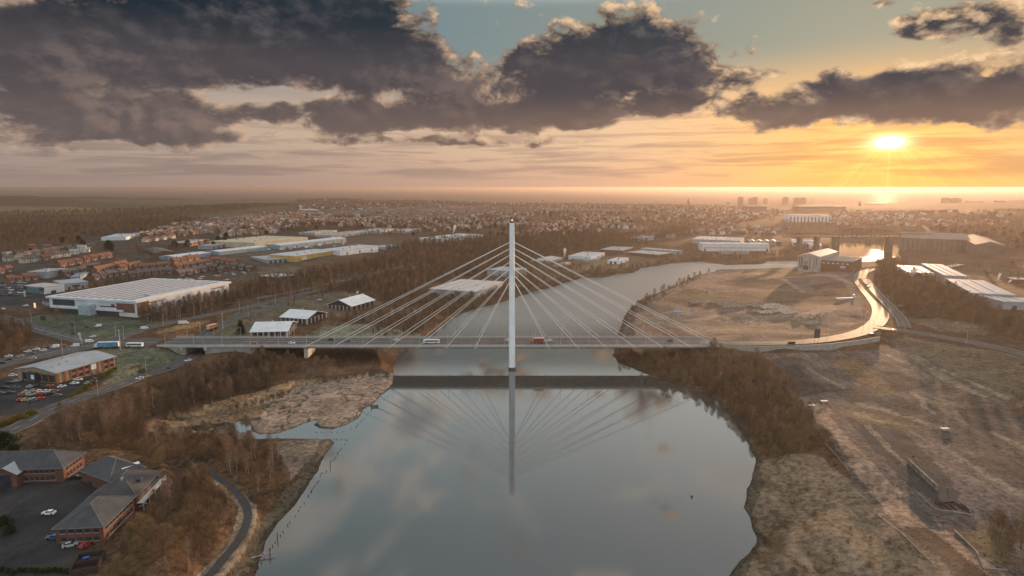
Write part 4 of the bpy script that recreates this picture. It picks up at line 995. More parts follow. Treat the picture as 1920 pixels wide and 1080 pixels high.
f = MB(); f.add([c0.lerp(c1, .25) + nn * 1.02 + Z(0), c0.lerp(c1, .75) + nn * 1.02, c0.lerp(c1, .75) + nn * 1.02 + Z(5), c0.lerp(c1, .25) + nn * 1.02 + Z(5)], [(0, 1, 2, 3)]); f.build('entrance_door', glass, po)
# the stepped block by the trees: three wings
root = empty('office_complex', gr(160, 1000), 0, 'stepped brick office block with three hipped slate wings beside the wood', 'building')
wings = []
for i, (A, B, C, h) in enumerate([((104, 990), (193, 987), (250, 932), 5.6), ((168, 934), (254, 929), (299, 884), 5.8), ((152, 882), (206, 902), (262, 874), 5.8)]):
    w = Bld('wing', None, None, A, B, C, h, square=(i != 1)); w.root.name = 'wing'; w.root.parent = root; w.root.location = w.B - root.location
    w.walls(offb); w.roof('hip', [4.4, 4.8, 4.8][i], slate if i != 1 else slate2, .7); wings.append(w)
    if i == 0:
        w.windows('u', 5, 1.9, .9, 1.3, margin=1.0, frame=paler); w.windows('u', 5, 1.6, 3.7, 1.2, margin=1.0, frame=paler)
        w.windows('v', 8, 1.8, .9, 1.4, margin=1.0, frame=paler); w.windows('v', 8, 1.6, 3.7, 1.2, margin=1.0, frame=paler)
    elif i == 1:
        w.windows('v', 7, 1.8, .9, 1.4, margin=1.0, frame=paler); w.windows('v', 7, 1.6, 3.7, 1.2, margin=1.0, frame=paler)
        L = w.v.length; f = MB()
        for zz in (2.9, 3.5, 4.1):
            f.tube(w.M(-2.2, .5, zz), w.M(-2.2, L, zz), .07, .07, 4)
        for q in range(9): f.tube(w.M(-2.2, .5 + (L - .5) * q / 8, 2.6), w.M(-2.2, .5 + (L - .5) * q / 8, 4.15), .08, .08, 4)
        for q in range(5): f.tube(w.M(-2.2, .5 + (L - .5) * q / 4, -2), w.M(-2.2, .5 + (L - .5) * q / 4, 2.6), .12, .12, 4)
        c = [w.M(-2.3, .3, 2.5), w.M(-2.3, L, 2.5), w.M(-.01, L, 2.5), w.M(-.01, .3, 2.5)]
        f.add(c + [p + Z(.15) for p in c], [(3, 2, 1, 0), (4, 5, 6, 7), (0, 1, 5, 4), (1, 2, 6, 5), (2, 3, 7, 6), (3, 0, 4, 7)])
        f.build('balcony', whitew, w.root)
        for q in (.45,): w.boxon(2.2, L * q, 1.6, 2.6, 1.1, darkw, 'roof_vent', w.h + 1.6)
        w.boxon(7, 6, .8, .8, 1.6, paler, 'chimney', w.h + 3.0)
    else:
        w.windows('u', 2, 2.8, .9, 1.6, margin=1.0, frame=paler)
        f = MB(); p0, p1 = w.M(2.0, w.v.length * .45, w.h + 1.7), w.M(2.0, w.v.length * .98, w.h + 1.5); dd = w.un * 1.1 + Z(.45)
        f.add([p0 + Z(.2), p1 + Z(.2), p1 + dd + Z(.2), p0 + dd + Z(.2), p0, p1, p1 + dd, p0 + dd], [(0, 1, 2, 3), (0, 4, 5, 1), (1, 5, 6, 2), (2, 6, 7, 3), (3, 7, 4, 0)]); f.build('skylight', whitew, w.root)
# bin store
x_, y_, z_ = gr(165, 1060)
bs = empty('bin_store', (x_, y_, z_), R(20), 'dark timber walled bin enclosure at the edge of the near car park', 'enclosure')
f = MB()
for sx, sy, lx, ly in ((0, -5, 7, .2), (0, 0, 7, .2), (0, 5, 7, .2), (-3.5, 0, .2, 10), (3.5, 0, .2, 10)): f.box(sx, sy, -.5, lx, ly, 2.3)
f.build('fence_panel', mat('dark_timber', (.07, .045, .035), None, 1, .9), bs)
f = MB(); f.box(-1, 2.5, 0, 1.6, 1.1, 1.3); f.box(-1, 2.5, 1.3, 1.7, 1.2, .15); o_ = f.build('wheeled_bin', mat('blue_plastic', (.04, .10, .30), None, 1, .4)); o_.location = (x_, y_, z_); o_.rotation_euler = (0, 0, R(20))
tag(o_, 'blue wheeled bin inside the dark timber enclosure', 'bin')

# --- brick retail building with grey roof
b = Bld('retail_building', 'brick and glass retail building with pale grey roof beside the queueing cars', 'building', (31, 692), (105, 700), (214, 669), 6.2)
b.walls(buff); b.roof('gable', 2.6, greyr, 1.0, 'v')
L = b.v.length; k = 0
for i in range(9):
    t0 = L * (i + .5) / 9
    if i in (0, 1, 5, 6): b.quadface('v', t0 - L / 18 + .8, 1.5, -1, 7.0, brick, 'brick_pier', .35)
    else:
        b.quadface('v', t0, L / 9 - 1.4, 3.9, 1.7, glass, 'window', .1); b.quadface('v', t0, L / 9 - 1.2, 2.4, 1.3, mat('red_panel', (.36, .09, .06), None, .6, .6), 'spandrel', .14); b.quadface('v', t0, L / 9 - 1.4, .3, 1.9, glass, 'window', .1)
        b.quadface('v', t0 - L / 18 + .3, .7, -1, 7.0, brick, 'brick_pier', .35)
b.quadface('v', L * .61, 3.6, 2.2, 3.4, mat('white_sign', (.75, .78, .78), (.4, .5, .5), 1.4, .5), 'sign_board', .45)
L = b.u.length
for i in range(5): b.quadface('u', L * (i + .7) / 6, L / 6 - .9, .5, 4.2, glass, 'window', .1)
for i in range(6): b.quadface('u', L * (i + .2) / 6, .7, -1, 6.6, brick, 'brick_pier', .3)
pc = b.quadface('u', L * .55, 6.5, 0, 5.6, darkw, 'porch', 2.6)
b.quadface('u', L * .50, 2.4, 2.0, 2.6, mat('white_sign2', (.8, .85, .85), (.6, .68, .7), 2, .5), 'sign_board', 2.7)
for a_, q_ in ((.3, .25), (.45, .3), (.35, .4), (.7, .55), (.6, .75), (.5, .9)): b.boxon(b.u.length * a_, b.v.length * q_, .9, .9, 1.0, grey, 'roof_vent', b.h + 1.6)
b.boxon(b.u.length * .35, b.v.length * .12, 8, .8, .3, paler, 'roof_duct', b.h + 2.1)

# --- the big white warehouse
b = Bld('warehouse', 'huge white warehouse with striped frosty roof behind a row of brown trees', 'building', (111, 555), (255, 567.5), (429, 531), 13.5)
rstripe = bpy.data.materials.new('striped_roof'); rstripe.use_nodes = True; t = rstripe.node_tree; E.T = t; bs_ = t.nodes['Principled BSDF']
geo = t.nodes.new('ShaderNodeNewGeometry'); sp = t.nodes.new('ShaderNodeSeparateXYZ'); t.links.new(geo.outputs['Position'], sp.inputs[0])
px_, py_ = E(sp.outputs[0]), E(sp.outputs[1])
sv = m_('FRACT', (px_ * b.un.x + py_ * b.un.y) * (1 / 9.0)); su = noise(E(geo.outputs['Position']), 0.12, 5, .6)
t.links.new(mixc(sm(sv, .16, .22) * sm(sv, .86, .78) * sm(su, .28, .42), (0.60, 0.585, 0.58), (0.27, 0.215, 0.21)).v, bs_.inputs['Base Color']); bs_.inputs['Roughness'].default_value = .6
b.walls(whitew); b.roof('flat', 1.6, whitew, 1.8, name='roof_edge')
f = MB(); c = [b.M(3, 3, 15.15), b.M(3, b.v.length - 4, 15.15), b.M(b.u.length - 3, b.v.length - 4, 15.15), b.M(b.u.length - 3, 3, 15.15)]
f.add(c + [p + Z(.35) for p in c], [(4, 5, 6, 7), (0, 1, 5, 4), (1, 2, 6, 5), (2, 3, 7, 6), (3, 0, 4, 7)]); f.build('roof', rstripe, b.root)
U, V = b.u.length, b.v.length
f = MB(); p0, p1 = b.M(-.5, V * .1, 15.6), b.M(-.5, V * .88, 15.6)
for i in range(9):
    q = b.M(U * .10, V * (.22 + .06 * i), 15.5); f.box(q.x, q.y, q.z, 8, 6, 1.3, math.atan2(b.vn.y, b.vn.x))
f.build('roof_light', mat('roof_light', (.30, .34, .38), (.5, .52, .55), .3, .3, spec=.7), b.root)
b.quadface('u', U * .83, U * .26, 7.2, 5.4, darkw, 'dark_panel', .2)
b.quadface('u', U * .12, U * .20, 4, 8.0, mat('slatted_timber', (.25, .12, .07), (.10, .06, .045), .9, .8, stretch=(.05, .05, 2.2)), 'slatted_screen', .25)
b.quadface('u', U * .60, U * .8, 0, 4.6, darkw, 'loading_recess', .2); b.quadface('u', U * .56, U * .84, 4.6, 1.6, whitew, 'canopy', 1.2)
b.quadface('u', U * .52, U * .13, 0.3, 9.5, mat('porch_glass', (.42, .5, .56), None, .3, .3), 'entrance_block', 7)
b.quadface('u', U * .30, U * .22, 8.0, 1.0, darkw, 'ribbon_window', .25); b.quadface('u', U * .26, U * .035, 8.6, 2.4, mat('red_sign', (.24, .03, .035), None, 1, .5), 'sign_board', .4)
b.quadface('v', V * .06, V * .11, 2, 11, mat('slatted_timber', (.2, .1, .06)), 'slatted_screen', .25)
b.quadface('v', V * .20, V * .16, 10.6, .9, darkw, 'ribbon_window', .2); b.quadface('v', V * .86, V * .18, 10.6, 1.1, darkw, 'ribbon_window', .2)
b.windows('v', 5, 5, .5, 4.5, greyw, margin=30, name='shutter_door')
# low wall by the lawn
f = MB(); pts = [gr(a, c_) for a, c_ in [(80, 570), (95, 575), (118, 582), (133, 575)]]
for p, q in zip(pts[:-1], pts[1:]):
    mid_ = (Vector(p) + Vector(q)) / 2; dd = Vector(q) - Vector(p); f.box(mid_.x, mid_.y, mid_.z - 1.5, dd.xy.length, .5, 4.5, math.atan2(dd.y, dd.x))
tag(f.build('retaining_wall', conc), 'low curved grey concrete wall at the corner of the frosted lawn', 'wall')

# --- showroom
b = Bld('car_showroom', 'flat roofed showroom with teal glass front and dark signs by packed car park', 'building', (44, 536), (82, 539.5), (117, 534), 7)
b.walls(whitew); b.roof('flat', .6, paler, .4)
b.quadface('u', b.u.length * .5, b.u.length * .96, 0, 6.6, tealw, 'glass_front', .2)
b.quadface('u', b.u.length * .1, b.u.length * .22, 3.2, 4.0, darkw, 'sign_board', .45); b.quadface('u', b.u.length * .92, b.u.length * .16, 3.2, 4.0, darkw, 'sign_board', .45)
b.quadface('v', b.v.length * .45, 5, 0, 2.8, darkw, 'door', .15)
b = Bld('annex_building', 'long grey clad annex behind the teal fronted showroom', 'building', (100, 527), (118, 533), (160, 527), 6.5)
b.walls(greyw); b.roof('flat', .5, greyr, .3); b.windows('v', 1, 7, 2.5, 2, darkw); b.windows('v', 3, 2, 0, 3, darkw, name='door')

# --- three pavilions with white roofs on brown columns
def pavilion(A, B, C, h, kind, label, ridge='u', rh=4.5):
    b = Bld('pavilion', label, 'building', A, B, C, h); w = b.walls(brickd, name='wall'); b.roof(kind, rh, whitew if kind != 'x' else whiter, 1.6, ridge, gm=glass)
    for fc, n in (('u', 6), ('v', 5)):
        L = b.u.length if fc == 'u' else b.v.length
        for i in range(n + 1): b.quadface(fc, L * i / n, .9, -1, h + .98, paler, 'column', .9)
        b.windows(fc, n, L / n - 1.8, .5, h - 1.2, glass)
    b.boxon(b.u.length * .55, b.v.length * .5, 1.0, 1.0, 1.4, paler, 'chimney', b.h + rh)
    return b
pavilion((476, 619.5), (537, 621), (554, 605), 5.0, 'gable', 'white roofed pavilion on brown columns nearest the bridge road')
pavilion((530, 594), (575, 598), (610, 587), 5.0, 'gable', 'white roofed pavilion in the middle of the three by the bridge')
pavilion((615, 571), (659, 574.5), (700, 563), 5.0, 'gable', 'white cross roofed pavilion with steaming chimney farthest from bridge road', 'v', 5.5)

# --- factory beside the upper river
b = Bld('factory', 'flat pale roofed factory by the upper river seen through the stay cables', 'building', (808, 541), (891, 547.5), (944, 529), 8)
b.walls(greyw); b.roof('flat', .7, mat('pinkish_roof', (.55, .49, .48), (.44, .40, .40), .1, .6), .6); b.windows('u', 5, 5, .3, 3.5, darkw, name='shutter_door'); b.windows('v', 5, 4, 1, 3.5, whitew, name='shutter_door')
for q in (.35, .6, .8): b.boxon(b.u.length * q, b.v.length * .5, 1.5, b.v.length * .8, .25, greyr, 'roof_light', b.h + .71)
b = Bld('workshop', 'grey clad workshop with lit brick end just behind the pylon', 'building', (913, 506), (962, 509.5), (990, 503.5), 8)
b.walls(greyw); b.roof('flat', .5, greyr, .5); b.quadface('v', b.v.length * .5, b.v.length * .95, 0, 7, buff, 'brick_end', .3); b.windows('v', 3, 4, 3, 1.4, glass); b.windows('u', 3, 3, 0, 3, darkw, name='door')

# --- generic sheds of the industrial estates
def shed(A, B, C, h, wall_, roof_, label, name='industrial_shed', kind='flat', rh=.6, ridge='u', doors=(0, 0), group=None, lift=None, over=.4):
    b = Bld(name, label, 'building', A, B, C, h, group=group, lift=lift); b.walls(wall_); b.roof(kind, rh, roof_, over, ridge)
    if kind == 'flat' and min(b.u.length, b.v.length) > 8:
        ns = min(9, int(b.v.length / 13)) if b.v.length > b.u.length else 0
        for i in range(ns): b.boxon(b.u.length * .5, b.v.length * (i + .5) / ns, b.u.length * .82, 1.3, .25, greyr if roof_ in (whiter, paler, whitew) else paler, 'roof_light', b.h + rh + .01)
        for i in range(3): b.boxon(b.u.length * (.25 + .2 * i), b.v.length * (.2 + .27 * i), 2.2, 2.2, 1.3, grey, 'roof_vent', b.h + rh + .01)
    if doors[0]: b.windows('u', doors[0], 3.6, 0, 4, darkw, name='shutter_door')
    if doors[1]: b.windows('v', doors[1], 3.6, 0, 4, darkw, name='shutter_door')
    return b
shed((307, 480), (330, 482.5), (395, 474), 5.5, bluew, whiter, 'long blue grey shed nearest the terraced houses', kind='gable', rh=1.5, ridge='v')
shed((396, 470), (411, 472.5), (501, 462.5), 5.5, bluew, whiter, 'long low blue shed in line behind the nearest blue shed', kind='gable', rh=1.5, ridge='v')
shed((378, 459.5), (395, 461), (450, 454), 6, greyw, paler, 'small grey shed with a row of dark shutter doors', doors=(0, 6))
shed((430, 449), (478, 456), (577, 445), 9, creamw, creamw, 'cream coloured factory with cluttered roof', doors=(0, 5))
shed((513, 457.5), (526, 460.5), (649, 446.5), 7, bluew, whiter, 'very long blue grey shed behind the yellow warehouse', doors=(0, 7), kind='gable', rh=1.6, ridge='v')
shed((508, 477.5), (552, 480.5), (634, 469.5), 9, yellw, whiter, 'yellow walled warehouse with white roof and white name panels', doors=(0, 0)).quadface('v', 20, 12, 2, 4, whitew, 'sign_board', .3)
shed((620, 466), (637, 470.5), (709, 461), 7.5, whitew, whiter, 'white roofed extension joined to the end of the yellow warehouse', doors=(0, 3))
shed((712, 461), (725, 464), (752, 460), 5, greyw, paler, 'short grey shed past the end of the white warehouse extension')
shed((491, 518), (523, 520.5), (543, 515.5), 4, darkw, whiter, 'low flat white canopy roof beside the dual carriageway')
shed((470, 482), (500, 488), (550, 484), 5, greyw, greyr, 'low grey workshops in front of the yellow warehouse', doors=(0, 5))
shed((336, 453), (353, 456), (391, 449), 7, brick, greyr, 'orange lit brick mill with grey roof above the blue sheds', name='brick_building', doors=(0, 8))
shed((270, 468), (291, 475), (312, 468), 4, brickd, tileg, 'low dark roofed hall left of the long blue grey shed', name='hall', kind='gable', rh=3)
shed((70, 507), (90, 510.5), (126, 503.5), 4.5, greyw, greyr, 'low pale roofed sheds behind the orange tiled terrace')
shed((143, 515), (150, 519), (168, 511), 4, bluew, bluew, 'small teal roofed shed left of the estate houses')
for i, (A, B, C, lab) in enumerate([((575, 434.5), (590, 437), (632, 432), 'low pale shed at the left of the far industrial row'), ((606, 439), (622, 441.5), (676, 436), 'pale shed in the middle of the far industrial row'), ((640, 435), (655, 437), (690, 433.5), 'flat pale shed just behind the far industrial row'), ((683, 431), (712, 434), (747, 428.5), 'grey roofed shed right of centre in the far row'), ((745, 431), (760, 433), (790, 429), 'pale shed at the right of the far industrial row')]):
    shed(A, B, C, 6, greyw, paler, lab, group='sheds of the far industrial row', doors=(0, 4))
shed((800, 445), (830, 449), (905, 440), 8, whitew, whiter, 'long white factory with a steam plume among brown trees', doors=(0, 4))
shed((478, 425), (492, 428), (505, 425), 5, greyw, bluew, 'small blue roofed shed left of the far industrial row')
shed((210, 441), (236, 445), (262, 438), 5, whitew, whiter, 'white works building at the foot of the dark woods')
shed((560, 392), (570, 394), (590, 392), 7, whitew, paler, 'lone white block on the far hillside left of centre')
# right bank estates
shed((1073, 478), (1108, 482), (1134, 474), 6.5, whitew, whiter, 'white roofed unit at the left end of the riverside estate', doors=(0, 3))
shed((1072, 484), (1100, 488), (1122, 485), 3.5, greyw, greyr, 'low grey lean to in front of the leftmost riverside unit')
shed((1134, 466), (1168, 470), (1188, 464), 6.5, brickd, paler, 'brick fronted unit with pale roof behind the riverside units')
shed((1176, 473), (1234, 478), (1249, 473.5), 6, brickd, greyr, 'long low unit with grey roof and lit end in riverside estate')
shed((1201, 466), (1268, 471.5), (1274, 469.5), 6.5, greyw, greyr, 'long pale ribbed unit at the back of the riverside estate')
shed((1145, 487), (1160, 490), (1179, 484), 5, whitew, whitew, 'small white modern block closest to the upper river', name='office_building', doors=(2, 2))
shed((1187, 443.5), (1199, 447), (1226, 442.5), 7, greyw, paler, 'pale walled shed alone on the wooded slope', doors=(1, 0))
shed((1206, 439), (1222, 440.5), (1240, 436.5), 6, greyw, paler, 'low roofed shed directly behind the shed on the wooded slope')
shed((1252, 440), (1262, 442), (1275, 437), 6, greyw, paler, 'small shed right of the pair on the wooded slope')
shed((1045, 495), (1052, 499), (1070, 492), 3, creamw, creamw, 'small lit roof at the water treatment yard left of riverside estate')
shed((1003, 486), (1030, 490), (1056, 483), 4, greyw, paler, 'low hipped grey hall right beside the pylon', kind='hip', rh=4, name='hall')
b = shed((1315, 455), (1317, 457.5), (1443, 458), 14, whitew, whiter, 'very long white clad hall on the far river bank', doors=(0, 0), name='factory')
b.quadface('v', b.v.length * .5, b.v.length * .95, 6.2, .8, darkw, 'ribbon_window', .2); b.quadface('v', b.v.length * .04, 3, 0, 5, darkw, 'door', .2); b.quadface('v', b.v.length * .97, 3, 0, 5, darkw, 'door', .2)
for i, (A, B, C, lab) in enumerate([((1352, 469), (1353, 470.5), (1379, 470.7), 'left hand low block in front of the long white hall'), ((1380, 469), (1381, 470.5), (1405, 471), 'right hand low block in front of the long white hall')]): shed(A, B, C, 6, greyw, paler, lab, group='low blocks in front of the white hall')
b = shed((1297, 443), (1296, 449), (1388, 452), 8, greyw, greyr, 'ridged roof shed behind the long white hall', doors=(0, 0))
for i in range(7): b.boxon(b.u.length * .5, b.v.length * (.08 + .09 * i), b.u.length * .9, 2.2, 1.2, whiter, 'roof_ridge', b.h + .61)
for i in range(4):
    b = shed((1404 + 13 * i, 450.5), (1405 + 13 * i, 453), (1416 + 13 * i, 453.5), 6, greyw, paler, ['leftmost', 'second', 'third', 'rightmost'][i] + ' of four rounded store sheds right of the long hall', kind='gable', rh=3, group='rounded store sheds')
for i, (A, B, C, lab) in enumerate([((1484, 449), (1486, 453.5), (1497, 454), 'small white shed left in the group behind the black hall'), ((1499, 450), (1501, 452), (1530, 452), 'low white roofed shed amid the group behind the black hall'), ((1515, 454), (1518, 460), (1540, 460), 'wide white shed right in the group behind the black hall')]): shed(A, B, C, 7, whitew, whiter, lab, doors=(0, 2))
# black hall with light gable and round emblem
b = Bld('black_hall', 'tall light gabled hall with round emblem beside a glittering river bend', 'building', (1499, 479), (1537, 482), (1571, 472), 20, lift=8.5)
b.walls(mat('hall_cladding', (.40, .37, .36), (.33, .30, .29), .2, .7)); b.roof('gable', 4.5, mat('hall_roof', (.52, .48, .44), (.42, .38, .36), .1, .5), .6, 'v')
L = b.u.length
for q in (.06, .14, .20): b.quadface('u', L * (1 - q), 1.0, 2, 17, darkw, 'dark_stripe', .2)
for q in (.14, .24, .44): b.quadface('u', L * q, 1.0, 2, 17, darkw, 'dark_stripe', .2)
b.quadface('u', L * .62, 7, 0, 6, darkw, 'door', .3)
f = MB(); cc_ = b.M(L * .62, -.35, 10); n_ = 20; vs = []
for i in range(n_):
    a = 2 * math.pi * i / n_
    for r_ in (2.6, 1.9): vs.append(cc_ + b.un * math.cos(a) * r_ + Z(math.sin(a) * r_))
f.add(vs, [(2 * i, 2 * i + 1, (2 * i + 3) % (2 * n_), (2 * i + 2) % (2 * n_)) for i in range(n_)])
f.add([cc_ + b.un * q + Z(w) for q, w in ((-.45, -1), (.45, -1), (.6, 1.1), (-.1, 1.5), (-.6, .6))], [(0, 1, 2, 3, 4)]); f.build('round_emblem', darkw, b.root)
for i in range(5): b.boxon(b.u.length * .62, b.v.length * (.3 + .12 * i), 1, 1, 1, darkw, 'roof_vent', b.h + 3.2)
b = Bld('brick_works', 'dark brick works with pale roof stripes attached beside the gabled hall', 'building', (1538, 488), (1597, 492), (1617, 483), 14, lift=8.5)
b.walls(brickd); b.roof('flat', .6, mat('dark_roof', (.17, .145, .13), (.12, .1, .09), .1, .6), .3)
for i in range(5): b.boxon(b.u.length * .45, b.v.length * (.12 + .19 * i), b.u.length * .85, 1.0, .8, paler, 'roof_ridge', b.h + .61)
b.windows('u', 6, 3, 10, 1.6, whiter); b.quadface('u', b.u.length * .26, 7, 4.5, 3.4, mat('lilac_sign', (.62, .5, .68), (.4, .2, .4), 1.5, .5), 'sign_board', .4)
# right hand works
LB = [((1680, 498), (1703, 511.5), (1748, 511.5), 10.5, whitew, 'white fronted shed at the left end of the right hand works'), ((1728, 495), (1771, 517.5), (1812, 518), 10.5, greyw, 'tall grey shed with bright roof edge amid the right hand works'),
      ((1773, 523.5), (1822, 550.5), (1893, 549.5), 9.5, greyw, 'long low pitched shed with steam along its roof edge'), ((1800, 543.5), (1841, 558), (1878, 558), 7, greyw, 'stepped grey shed in front of the steaming long shed'), ((1867, 559), (1882, 567), (1960, 568), 7, greyw, 'grey flat roofed shed at the right edge of the photo')]
for A, B, C, h, w, lab in LB:
    b = Bld('works_shed', lab, 'building', A, B, C, h); b.walls(w); b.roof('flat', .7, greyr, .4, name='roof')
    f = MB(); U, V = b.u.length, b.v.length
    for p, q in ((b.M(-.4, -.4, 0), b.M(U, -.4, 0)), (b.M(-.4, -.4, 0), b.M(-.4, V, 0))): f.tube(p + Z(h + .9), q + Z(h + .9), .3, .3, 4)
    f.build('roof_edge', whitew, b.root)
    for q in (.3, .65): b.boxon(U * .5, V * q, U * .9, 1.6, .5, whiter, 'roof_light', h + .71)
    b.windows('v', 2, 4, 0, 4, darkw, name='shutter_door')
shed((1768, 500.5), (1778, 502), (1807, 496.5), 4, darkw, creamw, 'low building with golden lit roof behind the right hand works')
shed((1893, 521), (1900, 524), (1960, 526), 5, brickd, paler, 'low brick building with pale roof at right edge')
# shipyard halls in the haze
hallw = mat('dull_cladding', (.15, .135, .12), (.11, .10, .09), .1, .8)
b = shed((1687, 437), (1690, 446), (1822, 452), 24, hallw, mat('dull_roof', (.20, .18, .16), (.16, .14, .13), .1, .7), 'enormous dim shipyard hall in the haze right of the girder bridge', name='shipyard_hall', lift=8, kind='gable', rh=7, ridge='v')
for i in range(14): b.quadface('v', b.v.length * (i + .5) / 14, 1.2, 0, 24, darkw, 'dark_stripe', .3)
b = shed((1800, 444), (1829, 459), (1881, 459), 24, hallw, MATS['dull_roof'], 'second ribbed shipyard hall at the right of the enormous one', name='shipyard_hall', lift=8, kind='gable', rh=6)
for i in range(12): b.quadface('v', b.v.length * (i + .5) / 12, 1.0, 0, 24, darkw, 'dark_stripe', .3)

# ------------------------------------------------------------------ skyline
def faraway(px, ytop, w, ybase, dist_z=18.0):
    """a point on the ground at pixel row ybase, the height that reaches row ytop there, the width in metres of w pixels"""
    x, y, z = at(px, ybase, dist_z); dep = y * math.cos(PITCH) - (z - CAM_H) * math.sin(PITCH)
    r = ray(px, ytop); k = y / r[1]
    return x, y, z, CAM_H + r[2] * k - z, w * dep / FPX
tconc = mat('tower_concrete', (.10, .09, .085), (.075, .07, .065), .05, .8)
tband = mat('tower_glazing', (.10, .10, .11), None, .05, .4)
TW = [(1388,370.5,9,385,'leftmost tower block on the sea front skyline'),(1407,372.5,7,384.5,'shorter tower block of a close pair, left one'),(1415,370.5,8,385,'taller tower block of a close pair, right one'),(1435,373,7,384.5,'slim tower block alone between the pair and the stadium'),
      (1472,371,9.5,385,'tower block alone to the left of the close right pair'),(1493,371.5,9,385,'left tower of the pair left of the church spire'),(1505.5,371.5,9,385,'right tower of the pair left of the church spire'),(1771,372,10,386,'narrow flat topped tower above the arch bridge'),(1790,373,14,387,'wide flat topped tower right above the arch bridge')]
for px, yt, w, yb, lab in TW:
    x, y, z, h, ww = faraway(px, yt, w, yb)
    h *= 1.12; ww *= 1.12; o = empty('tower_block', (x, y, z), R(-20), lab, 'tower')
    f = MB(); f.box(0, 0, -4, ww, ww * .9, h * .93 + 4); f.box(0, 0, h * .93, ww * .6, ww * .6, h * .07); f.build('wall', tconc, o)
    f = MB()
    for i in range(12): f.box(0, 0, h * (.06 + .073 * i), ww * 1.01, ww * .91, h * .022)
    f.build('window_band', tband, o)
for px, yt, w, yb, d_, nm, lab in [(1826,377,26,389,30,'office_tower','broad dark office tower right of the pair above the arch'),(1416,385.5,36,397,60,'stadium','broad pale block below the left tower blocks'),(1535,386,84,398,90,'stadium','very long dim stadium stand in the glow'),(1513,403,74,418,60,'white_factory','big white ribbed factory hall in the glow'),
                              (1860,379,16,390,30,'stepped_block','stepped dim block right of the broad office tower'),(1873,376,13,390,30,'stepped_block','taller end of the stepped blocks on the right'),(1913,378,16,392,30,'stepped_block','dark block at the right edge of the skyline'),
                              (1365,378,6,384,20,'gas_holder','low round holder left of the tower blocks'),(1285,393,10,400,20,'office_tower','pale cube building alone in the orange haze'),(1018,374,3,379,10,'water_tower','tiny square tower on the coast behind the pylon'),(1640,381,34,386,30,'harbour_building','low dim harbour buildings right of the church spire'),
                              (885,386,12,393,25,'office_tower','pair of dim blocks left of the pylon far off'),(1090,410,46,415,25,'school','long pale building amid houses right of the pylon'),(1840,403,44,410,40,'white_shed','long pale roofed shed below the right skyline'),
                              (1460,452,6,458,14,'store','tiny store beside the rounded sheds')]:
    x, y, z, h, ww = faraway(px, yt, w, yb)
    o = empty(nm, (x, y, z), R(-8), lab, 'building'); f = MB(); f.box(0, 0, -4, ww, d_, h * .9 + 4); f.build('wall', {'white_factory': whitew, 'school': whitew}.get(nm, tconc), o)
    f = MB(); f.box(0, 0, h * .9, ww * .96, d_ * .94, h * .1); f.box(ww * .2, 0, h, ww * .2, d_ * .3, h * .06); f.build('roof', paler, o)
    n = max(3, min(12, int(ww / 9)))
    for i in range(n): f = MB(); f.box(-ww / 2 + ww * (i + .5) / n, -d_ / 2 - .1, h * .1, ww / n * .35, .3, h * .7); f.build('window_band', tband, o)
for px, yt, yb, lab in [(1290,371,388,'thin church spire alone in the haze left of the towers'),(1611.5,376,390,'church spire standing up right of the tower pairs')]:
    x, y, z, h, ww = faraway(px, yt, 3, yb)
    o = empty('church', (x, y, z), 0, lab, 'church'); f = MB(); f.box(0, 0, -3, 10, 10, h * .5 + 3); f.box(0, 22, -3, 12, 34, h * .25 + 3); f.build('wall', tconc, o)
    f = MB(); f.prism([(-5, -5), (5, -5), (5, 5), (-5, 5)], h * .5, h, .04); f.build('spire', slate, o)
for px, yt, yb, lab in [(1523,367,384,'thin harbour crane leaning left above the stadium roof')]:
    x, y, z, h, ww = faraway(px, yt, 3, yb); o = empty('harbour_crane', (x, y, z), 0, lab, 'crane')
    f = MB(); f.tube((0, 0, -3), (0, 0, h * .6), 2.2, 1.8, 4); f.build('mast', tconc, o); f = MB(); f.tube((-6, 0, h * .55), (14, 0, h), 1.3, .8, 4); f.build('jib', tconc, o)
x, y, z, h, ww = faraway(1777, 386, 48, 393)
o = empty('arch_bridge', (x, y, z), R(-12), 'distant steel arch bridge below the two flat topped towers', 'bridge'); f = MB(); N_ = 14
for s in (-1, 1):
    for i in range(N_):
        a0, a1 = math.pi * i / N_, math.pi * (i + 1) / N_
        f.tube((-math.cos(a0) * ww / 2, s * 6, math.sin(a0) * h), (-math.cos(a1) * ww / 2, s * 6, math.sin(a1) * h), 2.4, 2.4, 4)
f.build('arch', mat('bridge_green', (.12, .12, .10), None, .1, .7), o)
f = MB(); f.box(0, 0, h * .35, ww * 1.8, 14, 2.5); f.build('deck', tconc, o)
f = MB()
for i in range(1, N_): f.tube((-math.cos(math.pi * i / N_) * ww / 2, -6, h * .35), (-math.cos(math.pi * i / N_) * ww / 2, -6, math.sin(math.pi * i / N_) * h), .5, .5, 4)
f.build('hanger', tconc, o)

